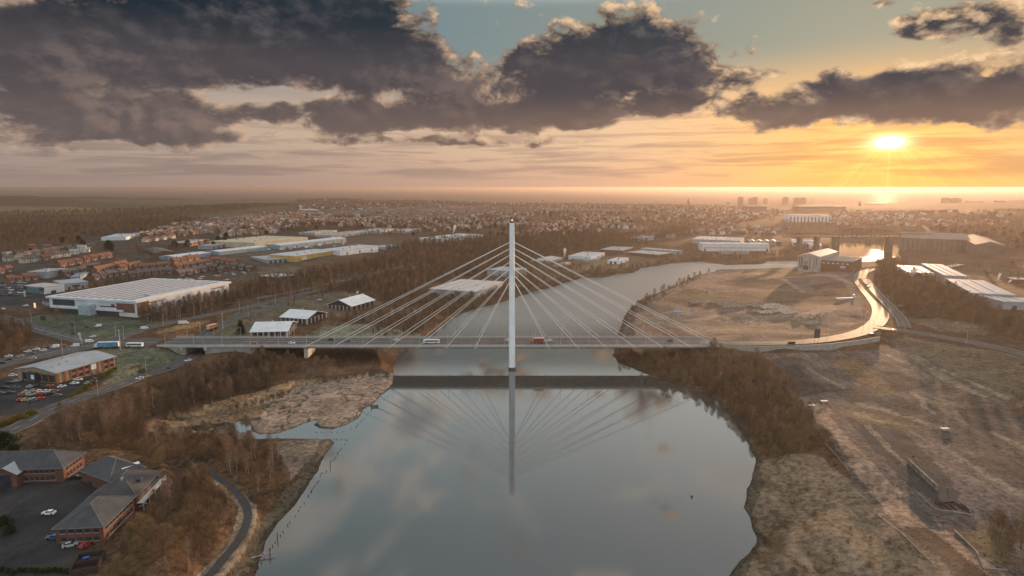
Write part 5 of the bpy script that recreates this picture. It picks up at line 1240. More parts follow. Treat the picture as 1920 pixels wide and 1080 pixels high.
# the girder bridge across the glittering reach
GY_ = 1285.0
def gx(px): return (px - 960) * (GY_ * math.cos(PITCH) + 95 * math.sin(PITCH)) / FPX
iron = mat('girder_iron', (.10, .085, .07), (.07, .06, .05), .1, .8)
stone = mat('pier_stone', (.19, .155, .12), (.14, .115, .09), .1, .9)
o = empty('girder_bridge', (gx(1620), GY_, 0), 0, 'long dark iron girder bridge with stone piers across the golden river reach', 'bridge')
ox = gx(1620)
f = MB(); f.box(gx(1610) - ox, 0, 31, gx(1750) - gx(1470), 14, 2.5); f.build('deck', iron, o)
for s in (-1, 1):
    f = MB(); n = 12; a, b2 = gx(1568) - ox, gx(1672) - ox
    top = lambda t: 42 + 7 * math.sin(math.pi * t)
    for i in range(n):
        x0, x1 = a + (b2 - a) * i / n, a + (b2 - a) * (i + 1) / n; t0, t1 = i / n, (i + 1) / n
        f.tube((x0, s * 6.5, top(t0)), (x1, s * 6.5, top(t1)), .8, .8, 4); f.tube((x0, s * 6.5, 33), (x0, s * 6.5, top(t0)), .45, .45, 4)
        f.tube((x0, s * 6.5, 33), (x1, s * 6.5, top(t1)), .35, .35, 4); f.tube((x0, s * 6.5, top(t0)), (x1, s * 6.5, 33), .35, .35, 4)
    f.build('truss', iron, o)
f = MB()
for c0, c1 in ((1480, 1568), (1672, 1748)):
    n = 8
    for s in (-1, 1):
        for i in range(n):
            x0, x1 = gx(c0 + (c1 - c0) * i / n) - ox, gx(c0 + (c1 - c0) * (i + 1) / n) - ox
            f.tube((x0, s * 6.5, 39), (x1, s * 6.5, 39), .6, .6, 4); f.tube((x0, s * 6.5, 33), (x1, s * 6.5, 39), .35, .35, 4); f.tube((x0, s * 6.5, 33), (x0, s * 6.5, 39), .4, .4, 4)
f.build('approach_girder', iron, o)
for px in (1500, 1532, 1568, 1668, 1703, 1738):
    f = MB(); w_ = 9 if px in (1568, 1668) else 6; f.box(gx(px) - ox, 0, -6, w_, 15, 37); f.build('pier', stone, o)

# ------------------------------------------------------------------ houses
def house_proto(key, wm, rm, w=9.0, l=7.5, h=5.0, rh=2.8):
    e = empty('house', (0, 0, 0), 0, None, 'house')
    f = MB(); f.box(0, 0, -2.5, w, l, h + 2.5); f.add([(-w / 2, -l / 2, h), (-w / 2, l / 2, h), (-w / 2, 0, h + rh), (w / 2, -l / 2, h), (w / 2, l / 2, h), (w / 2, 0, h + rh)], [(0, 1, 2), (3, 5, 4)]); f.build('wall', wm, e)
    f = MB(); o_ = .45; q = [(-w / 2 - o_, -l / 2 - o_, h - .25), (w / 2 + o_, -l / 2 - o_, h - .25), (w / 2 + o_, 0, h + rh + .1), (-w / 2 - o_, 0, h + rh + .1), (-w / 2 - o_, l / 2 + o_, h - .25), (w / 2 + o_, l / 2 + o_, h - .25)]
    q2 = [(a, b_, c_ + .25) for a, b_, c_ in q]
    f.add(q + q2, [(6, 7, 8, 9), (9, 8, 11, 10), (1, 0, 3, 2), (2, 3, 4, 5), (0, 1, 7, 6), (5, 4, 10, 11), (0, 6, 9, 3), (3, 9, 10, 4), (1, 2, 8, 7), (2, 5, 11, 8)]); rf = f.build('roof', rm, e)
    f = MB(); f.box(w * .32, .4, h + rh - .6, .9, .7, 1.9); f.build('chimney', brickd, rf)
    for sx in (-1, 1):
        for z in (.9, 3.4):
            f = MB(); f.box(sx * w * .25, -l / 2 - .03, z, 1.7, .12, 1.25); g = f.build('window', glass, e)
            f = MB()
            for dx in (-.9, 0, .9): f.box(sx * w * .25 + dx, -l / 2 - .1, z - .1, .14, .1, 1.45)
            for dz in (-.1, 1.25): f.box(sx * w * .25, -l / 2 - .1, z + dz, 1.9, .1, .14)
            f.build('frame', whitew, g)
    f = MB(); f.box(0, -l / 2 - .04, 0, 1.0, .1, 2.1); f.build('door', whitew, e)
    PROTO[key] = Proto(e); return PROTO[key]
rend = mat('cream_render', (.55, .47, .38), (.45, .38, .30), .3, .85)
house_proto('ho', brick, tile); house_proto('hg', brickd, tileg); house_proto('hc', rend, tileg); house_proto('hr', rend, tile, 10, 8); house_proto('hw', mat('white_render', (.72, .68, .62), (.6, .56, .5), .3, .8), mat('frosty_tile', (.38, .35, .32), (.28, .26, .24), .3, .7), 10, 8, 4.5)
ROWS = [((12,531),(70,524),4,'ho','in the big orange roofed terrace at the left edge'),((-6,514),(22,509),2,'ho','at the far left edge above the big orange terrace'),
 ((108,501),(208,483),7,'ho','in the long orange lit row behind the showroom'),((150,507),(186,502),2,'hg','between the orange row and the dark shed roofs'),
 ((115,520),(160,510),3,'hg','just behind the grey annex'),((172,526),(232,515),5,'hg','in the darkest front row left of the estate'),((176,514),(236,498),5,'ho','in the second front row left of the estate'),
 ((222,508),(262,500),3,'ho','in the short central row of the estate'),((240,520),(322,512),6,'hg','in the row just above the warehouse roof'),((250,507),(318,500),5,'ho','in the middle orange row of the estate'),
 ((330,519),(398,505),5,'hg','in the front grey roofed row nearest the warehouse'),((326,505),(392,495),5,'ho','in the orange row behind the front grey roofs'),((322,496),(372,486),4,'ho','in the row climbing towards the blue shed'),
 ((388,489),(446,497),6,'ho','in the stepped row right of the estate'),((398,505),(425,512),2,'hg','in the slate pair at the road bend'),((436,502),(478,508),3,'hg','in the short grey row by the dual carriageway'),
 ((30,487),(72,478),3,'hc','in the upper rows at the far left'),((38,494),(130,480),6,'hc','in the long pale fronted row at far left'),((80,476),(150,466),5,'hg','in the dim row under the dark trees'),
 ((265,455),(330,446),4,'hc','in the mixed row above the dark hall'),((268,446),(330,436),4,'ho','in the highest mixed row above the hall'),((335,444),(400,434),4,'ho','in the row above the brick mill'),
 ((410,446),(470,436),4,'hc','above the cream factory on the left'),((405,436),(500,424),6,'ho','in the long row far above the cream factory')]
nh = 0
for (a, b_), (c_, d_), n, key, where in ROWS:
    p, q = Vector(gr(a, b_)), Vector(gr(c_, d_)); ang = math.atan2(q.y - p.y, q.x - p.x)
    kindw = {'ho': 'brick house with orange tiled roof ', 'hg': 'brick house with grey tiled roof ', 'hc': 'cream rendered house with grey roof ', 'hr': 'cream house with orange roof '}[key]
    for i in range(n):
        m = p.lerp(q, (i + .5) / n); z = float(height(np.array([m.x]), np.array([m.y]))[0]); wid = (q - p).length / n
        PROTO[key].put((m.x, m.y, z), ang, (min(1.5, wid / 9.3 * (.93 if n > 1 else 1)), 1.05, random.Random(nh).uniform(.95, 1.15)), kindw + where, 'houses ' + where); nh += 1
HREG = [[(235,446),(330,424),(480,404),(700,392),(958,389),(958,436),(880,432),(800,434),(760,428),(690,426),(600,428),(520,436),(480,440),(400,436),(300,446)],
        [(965,392),(1180,395),(1190,428),(1120,436),(1050,441),(965,445)]]
HREG2 = [[(0,478),(60,466),(200,452),(240,458),(150,482),(60,494),(0,500)], [(1180,388),(1380,388),(1480,398),(1380,420),(1240,425),(1190,410)], [(1560,396),(1740,398),(1900,404),(1900,428),(1700,424),(1560,424)],
         [(560,382),(960,382),(1350,386),(1350,392),(960,391),(560,392)], [(1280,432),(1380,426),(1480,430),(1480,445),(1380,440),(1290,440)],]
hp = []
for P, sp in [(q, 15.5) for q in HREG] + [(q, 30) for q in HREG2]:
    Pt = off_roads(scatter(P, sp, rngv, .28)); hp.append(Pt)
hp = np.vstack(hp); hp = hp[vnoise(hp[:, 0], hp[:, 1], 120, 77) > -.45]
hp = hp[np.argsort(np.hypot(hp[:, 0], hp[:, 1]))]
def hang(x, y): return (np.floor((vnoise(x, y, 260, 31) + 1) * 3) / 3 * 1.2) + .1
HK = ['ho', 'hg', 'hc', 'hr', 'hw']
for i, p in enumerate(hp[:max(0, 280 - nh)]):
    k = HK[rngv.choice(5, p=[.30, .28, .12, .10, .20])]
    PROTO[k].put(tuple(p), float(hang(p[0:1], p[1:2])[0]) + rngv.normal(0, .05), (1.15, 1.1, 1.0), {'hw': 'small white house with frosty roof in the distant suburb', 'ho': 'small brick house with orange roof in the distant suburb', 'hg': 'small brick house with grey roof in the distant suburb', 'hc': 'small cream house with grey roof in the distant suburb', 'hr': 'small cream house with orange roof in the distant suburb'}[k],
                 {'hw': 'white suburb houses', 'ho': 'orange roofed suburb houses', 'hg': 'grey roofed suburb houses', 'hc': 'cream suburb houses', 'hr': 'cream orange roofed suburb houses'}[k])
far_h = hp[max(0, 280 - nh):]
ps = [(p[0], p[1], p[2], int(rngv.choice(5, p=[.24, .42, .10, .10, .14])), 1.0 + .35 * rngv.random()) for p in far_h]
print('houses', nh, len(far_h))
hm_ = gn_mass('distant_houses', ps, [PROTO[k] for k in HK])
tv = np.zeros((len(ps), 3), np.float32); tv[:, 2] = hang(far_h[:, 0], far_h[:, 1]) + rngv.normal(0, .06, len(ps)); hm_.data.attributes['turn'].data.foreach_set('vector', tv.ravel())

# ------------------------------------------------------------------ vehicles
def paint_(name, c): return mat('paint_' + name, c, tuple(v * .9 for v in c), 3, .28, spec=.6)
CP_ = {'white': (.75, .76, .77), 'silver': (.42, .44, .46), 'black': (.02, .02, .023), 'grey': (.12, .125, .135), 'red': (.42, .04, .03), 'blue': (.05, .10, .24), 'orange': (.38, .15, .05), 'tan': (.55, .36, .22), 'gold': (.52, .40, .15)}
tyre = mat('tyre', (.02, .02, .02), None, 2, .9); lampm = mat('lamp_glass', (.8, .78, .7), None, 2, .2)
def loft(mb_, secs):
    """secs: list of (x, half width, z0, z1)"""
    n = len(secs); vs = []
    for x, w, z0, z1 in secs: vs += [(x, -w, z0), (x, w, z0), (x, w * .94, z1), (x, -w * .94, z1)]
    fs = [(i * 4 + j, i * 4 + (j + 1) % 4, (i + 1) * 4 + (j + 1) % 4, (i + 1) * 4 + j) for i in range(n - 1) for j in range(4)]
    mb_.add(vs, [tuple(q[::-1]) for q in fs] + [(0, 1, 2, 3), tuple(range(4 * n - 4, 4 * n))[::-1]])
def vehicle(name, cat, bodysecs, cabsecs, roofsecs, wheels, wr, extra=None, color='white'):
    e = empty(name, (0, 0, 0), 0, None, cat)
    f = MB(); loft(f, bodysecs); f.build('body', paint_(color, CP_[color]), e)
    if cabsecs: f = MB(); loft(f, cabsecs); f.build('windows', glass, e)
    if roofsecs: f = MB(); loft(f, roofsecs); f.build('roof_panel', paint_(color, CP_[color]), e)
    for x, y in wheels: f = MB(); f.tube((x, y - .12, wr), (x, y + .12, wr), wr, wr, 10); f.build('wheel', tyre, e)
    L0 = bodysecs[-1]
    for s in (-1, 1): f = MB(); f.box(L0[0] + .01, s * L0[1] * .72, L0[2] + .3, .08, .35, .2); f.build('headlight', lampm, e)
    if extra: extra(e)
    return Proto(e)
W4_ = lambda a, b_, y: [(a, -y), (a, y), (b_, -y), (b_, y)]
CAR = vehicle('car', 'car', [(-2.2, .72, .35, .9), (-2.0, .88, .22, .98), (-.9, .9, .2, .98), (.9, .9, .2, .95), (1.9, .86, .22, .8), (2.2, .7, .35, .65)],
              [(-1.75, .74, .94, 1.0), (-1.25, .76, .94, 1.38), (.25, .76, .94, 1.40), (1.05, .76, .93, .98)], [(-1.3, .72, 1.36, 1.43), (.3, .72, 1.38, 1.45)], W4_(-1.35, 1.4, .82), .33)
VAN = vehicle('van', 'van', [(-2.6, .95, .35, 2.2), (1.2, .97, .35, 2.25), (1.8, .95, .35, 1.4), (2.6, .85, .4, 1.0)], [(.9, .99, 1.35, 1.95), (1.35, .97, 1.35, 1.9), (1.9, .90, 1.32, 1.42)], None, W4_(-1.6, 1.75, .9), .36)
def trailer(cm, tm_, L=13.0):
    def go(e):
        f = MB(); f.box(-L / 2 - .2, 0, 1.1, L, 2.5, 2.75); f.build('curtain_side', cm, e)
        f = MB(); f.box(-L / 2 - .2, 0, 3.853, L + .1, 2.6, .25); f.box(-L - .28, 0, .9, .15, 2.6, 3.1); f.build('trailer_frame', tm_, e)
        for x in (-L + 1, -L + 2.3, -L + 3.6, -1):
            for s in (-1, 1): g = MB(); g.tube((x, s * 1.1 - .15, .5), (x, s * 1.1 + .15, .5), .5, .5, 10); g.build('wheel', tyre, e)
    return go
LORRY = vehicle('articulated_lorry', 'lorry', [(.1, 1.2, .5, 3.2), (1.2, 1.22, .45, 3.1), (2.3, 1.2, .4, 1.9)], [(1.15, 1.23, 1.9, 2.7), (2.0, 1.16, 1.85, 2.5)], None, W4_(.6, 1.7, 1.1), .5, trailer(mat('blue_curtain', (.05, .22, .36), (.10, .32, .48), .5, .6), whitew))
TRUCK = vehicle('box_truck', 'lorry', [(.1, 1.1, .5, 2.7), (1.2, 1.12, .45, 2.6), (2.1, 1.1, .4, 1.6)], [(1.15, 1.13, 1.6, 2.3), (1.8, 1.06, 1.55, 2.1)], None, W4_(.6, 1.5, 1.0), .45, trailer(mat('red_box', (.34, .045, .035), (.26, .04, .03), .5, .6), mat('pale_top', (.7, .55, .5), None, 1, .5), 7.5), 'red')
def buswin(e): pass
BUS = vehicle('bus', 'bus', [(-5.8, 1.22, .4, 2.95), (5.3, 1.25, .4, 3.0), (5.9, 1.15, .4, 2.7)], [(-5.4, 1.26, 1.4, 2.35), (5.2, 1.28, 1.4, 2.35), (5.97, 1.05, 1.2, 2.4)], None, W4_(-3.6, 3.6, 1.15), .5)
nveh = 0
def vat(proto, px, py, ang, color=None, label=None, group=None, z=None, s=1.0):
    global nveh
    nveh += 1
    if z is None: x, y, z = gr(px, py)
    else: x, y, z = at(px, py, z)
    mm = None
    if color:
        p_ = paint_(color, CP_[color]); mm = {'body': p_, 'roof_panel': p_}
        if proto is TRUCK and color != 'red': mm['curtain_side'] = p_
    proto.put((x, y, z + .03), R(ang), s, label, group, mm)
DK = DZ + .06
vat(BUS, 809, 643.5, 180, 'white', 'white coach crossing the bridge left of the pylon', z=DK)
vat(TRUCK, 1000, 643.5, 180, 'red', 'red lorry with pale topped box just right of the pylon', z=DK)
for px, py, a, c, lab in [(547,644.5,0,'white','white car on the bridge nearest its left end pier'),(620,638,180,'black','dark car on the far carriageway at the outermost left cable'),(653,640,180,'grey','dark grey car between the first and second left cables'),(743,638.5,180,'white','white car on the far carriageway left of the coach'),
     (953,639,0,'white','white car half hidden by the pylon'),(1029,639.5,180,'white','white estate car ahead of the red lorry'),(1257,640,0,'black','dark car on the bridge by the right hand river bank'),(1320,645.5,0,'silver','silver car on the bridge near the outermost right cable'),(476,645,180,'orange','orange car leaving the left end of the bridge')]:
    vat(CAR, px, py, a, c, lab, z=DK, s=1.1)
vat(BUS, 253, 650, 178, 'white', 'white single decker bus at the left junction', z=16.1)
vat(LORRY, 184, 652.5, 186, None, 'long blue sided articulated lorry turning at the left junction', z=16.3, s=1.08)
vat(VAN, 1483, 645.5, 180, 'black', 'dark pickup on the sunlit road right of the bridge', z=16)
rdl = 196
for px, py, a, c, lab in [(141,650,rdl,'white','white van between the queue and the blue lorry'),(103,652,rdl,'white','white van in the queue under the bare trees'),(168,642,30,'white','white van turning behind the blue lorry'),(271,617,20,'white','white van on the dual carriageway past the junction'),(184,613,200,'white','white van parked on the lawn side road')]:
    vat(VAN, px, py, a, c, lab)
vat(TRUCK, 405, 616, 70, 'orange', 'orange lorry on the slip road beyond the bridge end', s=1.1)
vat(TRUCK, 350, 608, 20, 'white', 'white lorry parked by the verge of the dual carriageway', s=.8)
for px, py, c, lab in [(16,669,'white','large white car leftmost in the upper queue'),(38,669,'tan','sunlit tan car in the queue'),(18,676,'black','black car lowest in the queue at the left'),(52,660,'white','white car behind the tan car'),(60,664,'grey','dark grey car beside the white cars'),(68,656,'white','white car in the upper lane of the queue'),(81,658,'white','white car in the lower lane ahead of the van'),
     (91,651,'grey','grey car just left of the white queue van'),(118,650,'red','dark red car just right of the white queue van'),(61,673,'silver','silver car alone on the opposite carriageway'),(4,682,'black','black car at the left frame edge by the queue'),(174,632,'white','white car at the far side of the junction')]:
    vat(CAR, px, py, rdl, c, lab)
for px, py, a, c, lab in [(262,710.5,212,'white','white car leading a pair on the slip road'),(275,707.5,212,'tan','tan car following close behind the white slip road car'),(313,692,215,'grey','grey car climbing alone from the underpass'),(353,677,220,'white','white car emerging from the underpass'),
     (6,580,160,'white','white car on the road at the left frame edge'),(48,574,190,'white','white car left of the lit sign on the lawn'),(118,563,195,'white','white car behind the low concrete wall'),(138,626,160,'black','dark flatbed waiting on the road below the lawn'),(599,563,0,'white','white car parked alone beside the cross roofed pavilion'),(426,525,20,'white','white car beside the houses at the road bend'),
     (1624,533,100,'white','white car with lights on the sunlit curve'),(1628,538,100,'silver','silver car just behind the lit car on the curve'),(1633,628,200,'black','black car near the right end of the parapet'),(1675,621,10,'red','dark red car at the right junction'),
     (92,964,182,'white','white sports car alone in the near car park'),(101,1010,184,'blue','dark blue car by the near corner of the stepped offices'),(132,1024,30,'silver','silver and black hatchback parked by the office end wall'),(161,1024,75,'red','dark red car beside the hatchback at the office end'),(263,950,60,'silver','silver car tucked under the white balcony'),
     (143,897,20,'black','black car in the gap between the two brick offices'),(15,906,90,'black','black car parked under the gabled porch')]:
    vat(CAR, px, py, a, c, lab)
PK = [(25,705,'white',20),(33,715,'silver',20),(18,719,'black',20),(30,728,'grey',20),(9,728,'black',10),(2,739,'blue',20),(58,726,'silver',40),(71,725,'black',40),(93,725,'orange',50),(116,726,'white',50),(140,720,'white',10),(147,713,'white',10),(175,717,'grey',15),(166,720,'silver',15),
      (51,736,'silver',40),(65,734,'gold',40),(78,735,'white',40),(88,735,'white',45),(102,735,'orange',40),(43,741,'orange',40),(58,741,'silver',40),(76,740,'red',40),(94,740,'black',45),(40,751,'red',50),(49,751,'gold',55),(66,750,'silver',50),(76,749,'red',50),(61,753,'grey',40),(108,743,'grey',20),(84,728,'black',40),(20,738,'black',20)]
for i, (px, py, c, a) in enumerate(PK):
    spot = 'in the car park below the retail building'
    if i in (0, 1, 2, 3): spot = 'left of the retail building porch'
    elif i in (10, 11): spot = 'close against the long side of the retail building'
    elif i in (12, 13): spot = 'beside the yellow hedge'
    elif i == 28: spot = 'alone at the right end of the retail parking rows'
    elif i >= 23 and i <= 27: spot = 'in the lowest row of the retail car park'
    elif 14 <= i <= 18: spot = 'in the upper middle row of the retail car park'
    elif 19 <= i <= 22: spot = 'in the lower middle row of the retail car park'
    vat(CAR, px, py, a, c, c + ' car parked ' + spot, c + ' cars ' + spot)
rr_ = random.Random(5)
for r in range(6):
    for i in range(8):
        c = rr_.choice(['white', 'silver', 'grey', 'black', 'blue', 'grey'])
        vat(CAR, 1 + i * 6.2 - r * 1.5 + rr_.random() * 2, 530 + r * 4.7 + rr_.random(), rr_.choice([25, 205]), c, c + ' car packed in the showroom car park', c + ' cars in the showroom car park')
for i in range(26):
    c = rr_.choice(['white', 'white', 'silver', 'grey', 'red']); t_ = rr_.random()
    vat(CAR, 330 + 130 * t_, 524 - 16 * t_ + rr_.random() * 5, 15, c, c + ' car parked along the estate front by the warehouse', c + ' cars along the estate front')
for i in range(24):
    c = rr_.choice(['white', 'white', 'silver']); t_ = rr_.random()
    vat(VAN, 455 + 200 * t_, 470 - 14 * t_ + rr_.random() * 5, 15, c, c + ' van in the yards between blue shed and yellow warehouse', c + ' vans in the industrial yards')
print('vehicles', nveh)

# ------------------------------------------------------------------ lamp posts, signs, masts
def lamp_proto(hh, arm):
    e = empty('street_lamp', (0, 0, 0), 0, None, 'lamp post'); f = MB(); f.tube((0, 0, -.3), (0, 0, hh), .13, .07, 6); f.build('post', steel, e)
    f = MB(); f.tube((0, 0, hh), (0, arm, hh + .35), .06, .05, 5); f.build('arm', steel, e); f = MB(); f.box(0, arm + .3, hh + .28, .3, .8, .14); f.build('lamp_head', grey, e)
    return Proto(e)
LMP = lamp_proto(8.0, 1.2); LMPR = lamp_proto(10.0, 1.6)
sp_ = wx(628) - wx(575)
for s in (-1, 1):
    for i in range(-7, 22):
        X = wx(575) + (i + (0.15 if s > 0 else 0)) * sp_
        if X < XL + 5 or X > XR - 4: continue
        LMP.put((X, YC + s * 12.9, DZ + .15), 0 if s < 0 else math.pi, 1, 'grey lamp post on the %s edge of the bridge deck' % ('near' if s < 0 else 'far'), 'lamp posts on the %s edge of the bridge' % ('near' if s < 0 else 'far'))
for key, lab, grp, step in [('main_left', 'tall lamp post beside the queueing traffic', 'lamp posts along the left approach', 6), ('north_east', 'lamp post along the dual carriageway beyond the junction', 'lamp posts along the dual carriageway', 6), ('north_west', 'lamp post beside the road round the frosted lawn', 'lamp posts round the lawn', 6),
                            ('bridge_right', 'lamp post along the sunlit curve right of the bridge', 'lamp posts along the sunlit curve', 6), ('right_branch', 'lamp post along the road leaving to the right', 'lamp posts on the right branch', 8), ('under', 'lamp post beside the slip road', 'lamp posts on the slip road', 9)]:
    L, hw = ROADL[key]; D = np.gradient(L[:, :2], axis=0); sd_ = 1
    for i in range(3, len(L) - 2, step):
        d = D[i] / np.linalg.norm(D[i]); sd_ = -sd_; p = L[i, :2] + np.array([d[1], -d[0]]) * (hw + 1) * sd_
        LMPR.put((p[0], p[1], L[i, 2]), math.atan2(d[1], d[0]) + (0 if sd_ > 0 else math.pi), 1, lab, grp)
def sign(px, py, w, hh, z0, c, name, lab, rz=0.0, two=True):
    x, y, z = gr(px, py); e = empty(name, (x, y, z), R(rz), lab, 'sign')
    for s in ((-1, 1) if two else (0,)): f = MB(); f.tube((s * w * .35, .1, -.5), (s * w * .35, .1, z0 + hh * .9), .12, .12, 5); f.build('post', grey, e)
    f = MB(); f.box(0, -.06, z0, w, .2, hh); f.build('sign_panel', c, e)
sign(82, 607, 4.6, 3.6, 3.0, darkw, 'road_sign', 'large black backed road sign on the frosted lawn')
sign(137, 616, 3, 2.2, 2.0, darkw, 'road_sign', 'small black backed sign near the lawn corner')
sign(163, 620, 3.4, 1.4, 2.2, darkw, 'road_sign', 'wide low dark sign right of the lawn corner')
sign(384, 594, 5, 3, 3.5, darkw, 'road_sign', 'black backed sign beside the dual carriageway', 10)
sign(1531, 640, 4.2, 7.5, 2.5, darkw, 'road_sign', 'tall black road sign in front of the sunlit road')
sign(1689, 589, 6, 4, 4, darkw, 'road_sign', 'dark sign against the wooded hill on the right')
sign(66, 578, 1.8, 4.5, .6, mat('lit_sign', (.9, .5, .2), None, 1, .4, emit=((1, .5, .2), .8)), 'totem_sign', 'small glowing orange totem sign on the lawn edge', 0, False)
sign(47, 557, 2, 6, .5, creamw, 'totem_sign', 'cream totem sign at the showroom corner', 0, False)
x, y, z = gr(226, 657); f = MB(); f.tube((0, 0, -.5), (0, 0, 15), .35, .2, 6); f.tube((-1.5, 0, 14.6), (1.5, 0, 14.6), .12, .12, 4); o = f.build('signal_mast', paler, None, (x, y, z)); tag(o, 'tall pale mast between the blue lorry and the white bus', 'mast')
x, y, z = gr(419, 629); f = MB(); f.tube((0, 0, -.5), (0, 0, 13), .3, .18, 6); f.box(0, 0, 12.6, 1.0, .5, .6); o = f.build('signal_mast', paler, None, (x, y, DZ)); tag(o, 'pale mast at the left end of the bridge', 'mast')

# single trees and hedges that stand out
def one(key, px, py, s, label, group=None): x, y, z = gr(px, py); PROTO[key].put((x, y, z - .1), rngv.random() * 6, s, label, group)
one('g', 452, 626, (1.7, 1.7, 1.25), 'dark conifer standing alone left of the nearest pavilion')
one('a', 108, 608, 1.25, 'round bare tree alone on the frosted lawn')
one('v', 205, 473, 1.5, 'big dark evergreen above the terraced houses')
one('p', 552, 572, 1.05, 'slim bare poplar on the verge left of the middle pavilion'); one('p', 541, 574, .8, 'shorter poplar just left of the slim poplar'); one('p', 605, 561, 1.15, 'tallest bare poplar beside the cross roofed pavilion'); one('p', 597, 563, .95, 'poplar just left of the tallest poplar')
one('s', 8, 838, 2.4, 'large dark green shrub at the left frame edge'); one('s', 24, 850, 1.5, 'smaller green shrub by the large shrub at left edge')
one('s', 8, 985, 1.2, 'dark green shrub at the left edge of near car park'); one('s', 18, 1000, 1.0, 'low green shrub in the near car park island')
one('a', 462, 805, .8, 'small bare tree standing at the edge of the pond')
for i in range(17):
    t_ = i / 16; one('h', 132 + 82 * t_ + rngv.normal(0, .6), 746 - 52 * t_, .9 + .3 * rngv.random(), 'yellow shrub in the hedge beside the retail building', 'yellow hedge shrubs')
for i in range(14):
    t_ = i / 13; one('h', -5 + 68 * t_, 803 - 28 * t_ + rngv.normal(0, 1.5), 1.0 + .3 * rngv.random(), 'yellow green shrub on the verge below the retail car park', 'yellow verge shrubs')
for i in range(12): one('s', 4 + 11 * i, 1073 + rngv.normal(0, 2), .5, 'low green shrub along the bottom edge of the near car park', 'low shrubs at the near car park edge')

# ------------------------------------------------------------------ river posts, fallen tree, buoys
wood = mat('wet_timber', (.045, .036, .028), (.025, .02, .016), 2, .9)
POSTS = [(593,811),(602,811),(610,811.5),(622,811),(632,810.5),(642,810)] + [(594 + 5.2 * i, 824 + (i % 3) * .4) for i in range(11)] + [(651,826),(647,833),(640,841),(637,845),(633,850),(630,858),(626,862),(622,865),(619,875),(619,879),(612,884),(609,888),(605,887),(602,889),(600,893),(598,902),(596,904),(594,907),(590,912),(587,917),(584,921),(583,924),(578,931),(570,944),(563,951),(560,958),(554,968),(543,980),(540,986),(531,998),(526,1005),(520,1012),(516,1018),(511,1025),(507,1030),(506,1042),(495,1048),(490,1056),(484,1064),(480,1072),(658,804),(668,800),(671,796),(676,791),(680,788),(684,784),(688,778),(692,774),(696,770),(700,766),(720,748),(724,745),(728,742)]
for i, (px, py) in enumerate(POSTS):
    x, y, _ = at(px, py, 0); hh = rr_.choice([.35, .5, .8, .5]) + (2.0 if (px, py) in ((520,1012),(506,1042),(619,875)) else 0)
    f = MB(); f.tube((0, 0, -1), (rr_.uniform(-.1, .1), rr_.uniform(-.1, .1), hh), .20, .15, 6); tag(f.build('mooring_post', wood, None, (x, y, 0)), 'rotted timber stump in the water beside the left bank', 'post', 'rotted timber stumps along the left bank')
x, y, z = gr(482, 1046); root = empty('fallen_tree', (x, y, max(z, .3)), 0, 'pale dead fallen tree lying at the bottom of the left bank', 'tree')
f = MB(); f.tube((-3, -1.5, .3), (2, 1, .7), .28, .2, 6); f.tube((2, 1, .7), (5, 3, 1.3), .2, .07, 6); f.build('trunk', birchb, root)
f = MB()
for i in range(14): a = rr_.random() * 6.28; p = Vector((1 + i * .3, .5 + i * .18, .7)); f.tube(p, p + Vector((math.cos(a), math.sin(a), .6)) * rr_.uniform(.8, 2), .08, .02, 4)
f.build('branches', birchb, root)
x, y, _ = at(702, 763, 0); e = empty('old_jetty', (x, y, 0), R(10), 'broken stub of an old jetty at the marsh edge', 'jetty'); f = MB(); f.box(0, 0, .5, 4.5, 1.8, .3); f.build('platform', wood, e)
for a, b_ in ((-2, -.8), (2, -.8), (-2, .8), (2, .8)): f = MB(); f.tube((a, b_, -1), (a, b_, 1.3), .18, .15, 5); f.build('jetty_pile', wood, e)
for px, py, lab in [(767,709,'dark buoy on the water left of the deck reflection'),(1255,744,'dark marker post with buoy near the right bank'),(1297,932,'small dark bird shaped float alone in the lower river')]:
    x, y, _ = at(px, py, 0); e = empty('buoy', (x, y, 0), 0, lab, 'buoy'); f = MB(); f.tube((0, 0, -.4), (0, 0, .5), .45, .4, 8); f.build('float', wood, e); f = MB(); f.tube((0, 0, .5), (0, 0, 1.2), .1, .05, 5); f.build('marker', wood, e)

# ------------------------------------------------------------------ cleared site on the right
def polywall(name, pts, w, z0, z1, m, lab, cat='wall', ov=None):
    f = MB(); P_ = [Vector(gr(a, b_)) for a, b_ in pts]
    for p, q in zip(P_[:-1], P_[1:]):
        d = (q - p); d.z = 0; n = Vector((d.y, -d.x, 0)).normalized() * w / 2
        vs = [p - n, q - n, q + n, p + n]; zz = [p.z, q.z, q.z, p.z]
        f.add([Vector((v.x, v.y, z + z0)) for v, z in zip(vs, zz)] + [Vector((v.x, v.y, z + z1)) for v, z in zip(vs, zz)], [(3, 2, 1, 0), (4, 5, 6, 7), (0, 1, 5, 4), (1, 2, 6, 5), (2, 3, 7, 6), (3, 0, 4, 7)])
    return tag(f.build(name, m), lab, cat)
stain = mat('stained_concrete', (.27, .24, .20), (.14, .115, .09), .35, .9)
polywall('concrete_wall', [(1702,868),(1712,878),(1728,893),(1742,906),(1757,920)], .8, -1, 2.2, stain, 'stained concrete wall stepping down across the cleared site')
polywall('kerb_edge', [(1716,922),(1736,942),(1754,958),(1782,961),(1824,968)], .6, -.5, .7, stain, 'pale concrete kerb around the sunken pit', 'kerb')
polywall('kerb_edge', [(1754,945),(1790,942),(1824,966)], .5, -.5, .5, wood, 'dark timber edge on the far side of the sunken pit', 'kerb')
for i in range(5): polywall('timber_beam', [(1758 + i * 11, 946), (1772 + i * 11, 957)], .4, -.2, .5, wood, ['first', 'second', 'third', 'fourth', 'fifth'][i] + ' dark beam from the left laid across the sunken pit', 'beam')
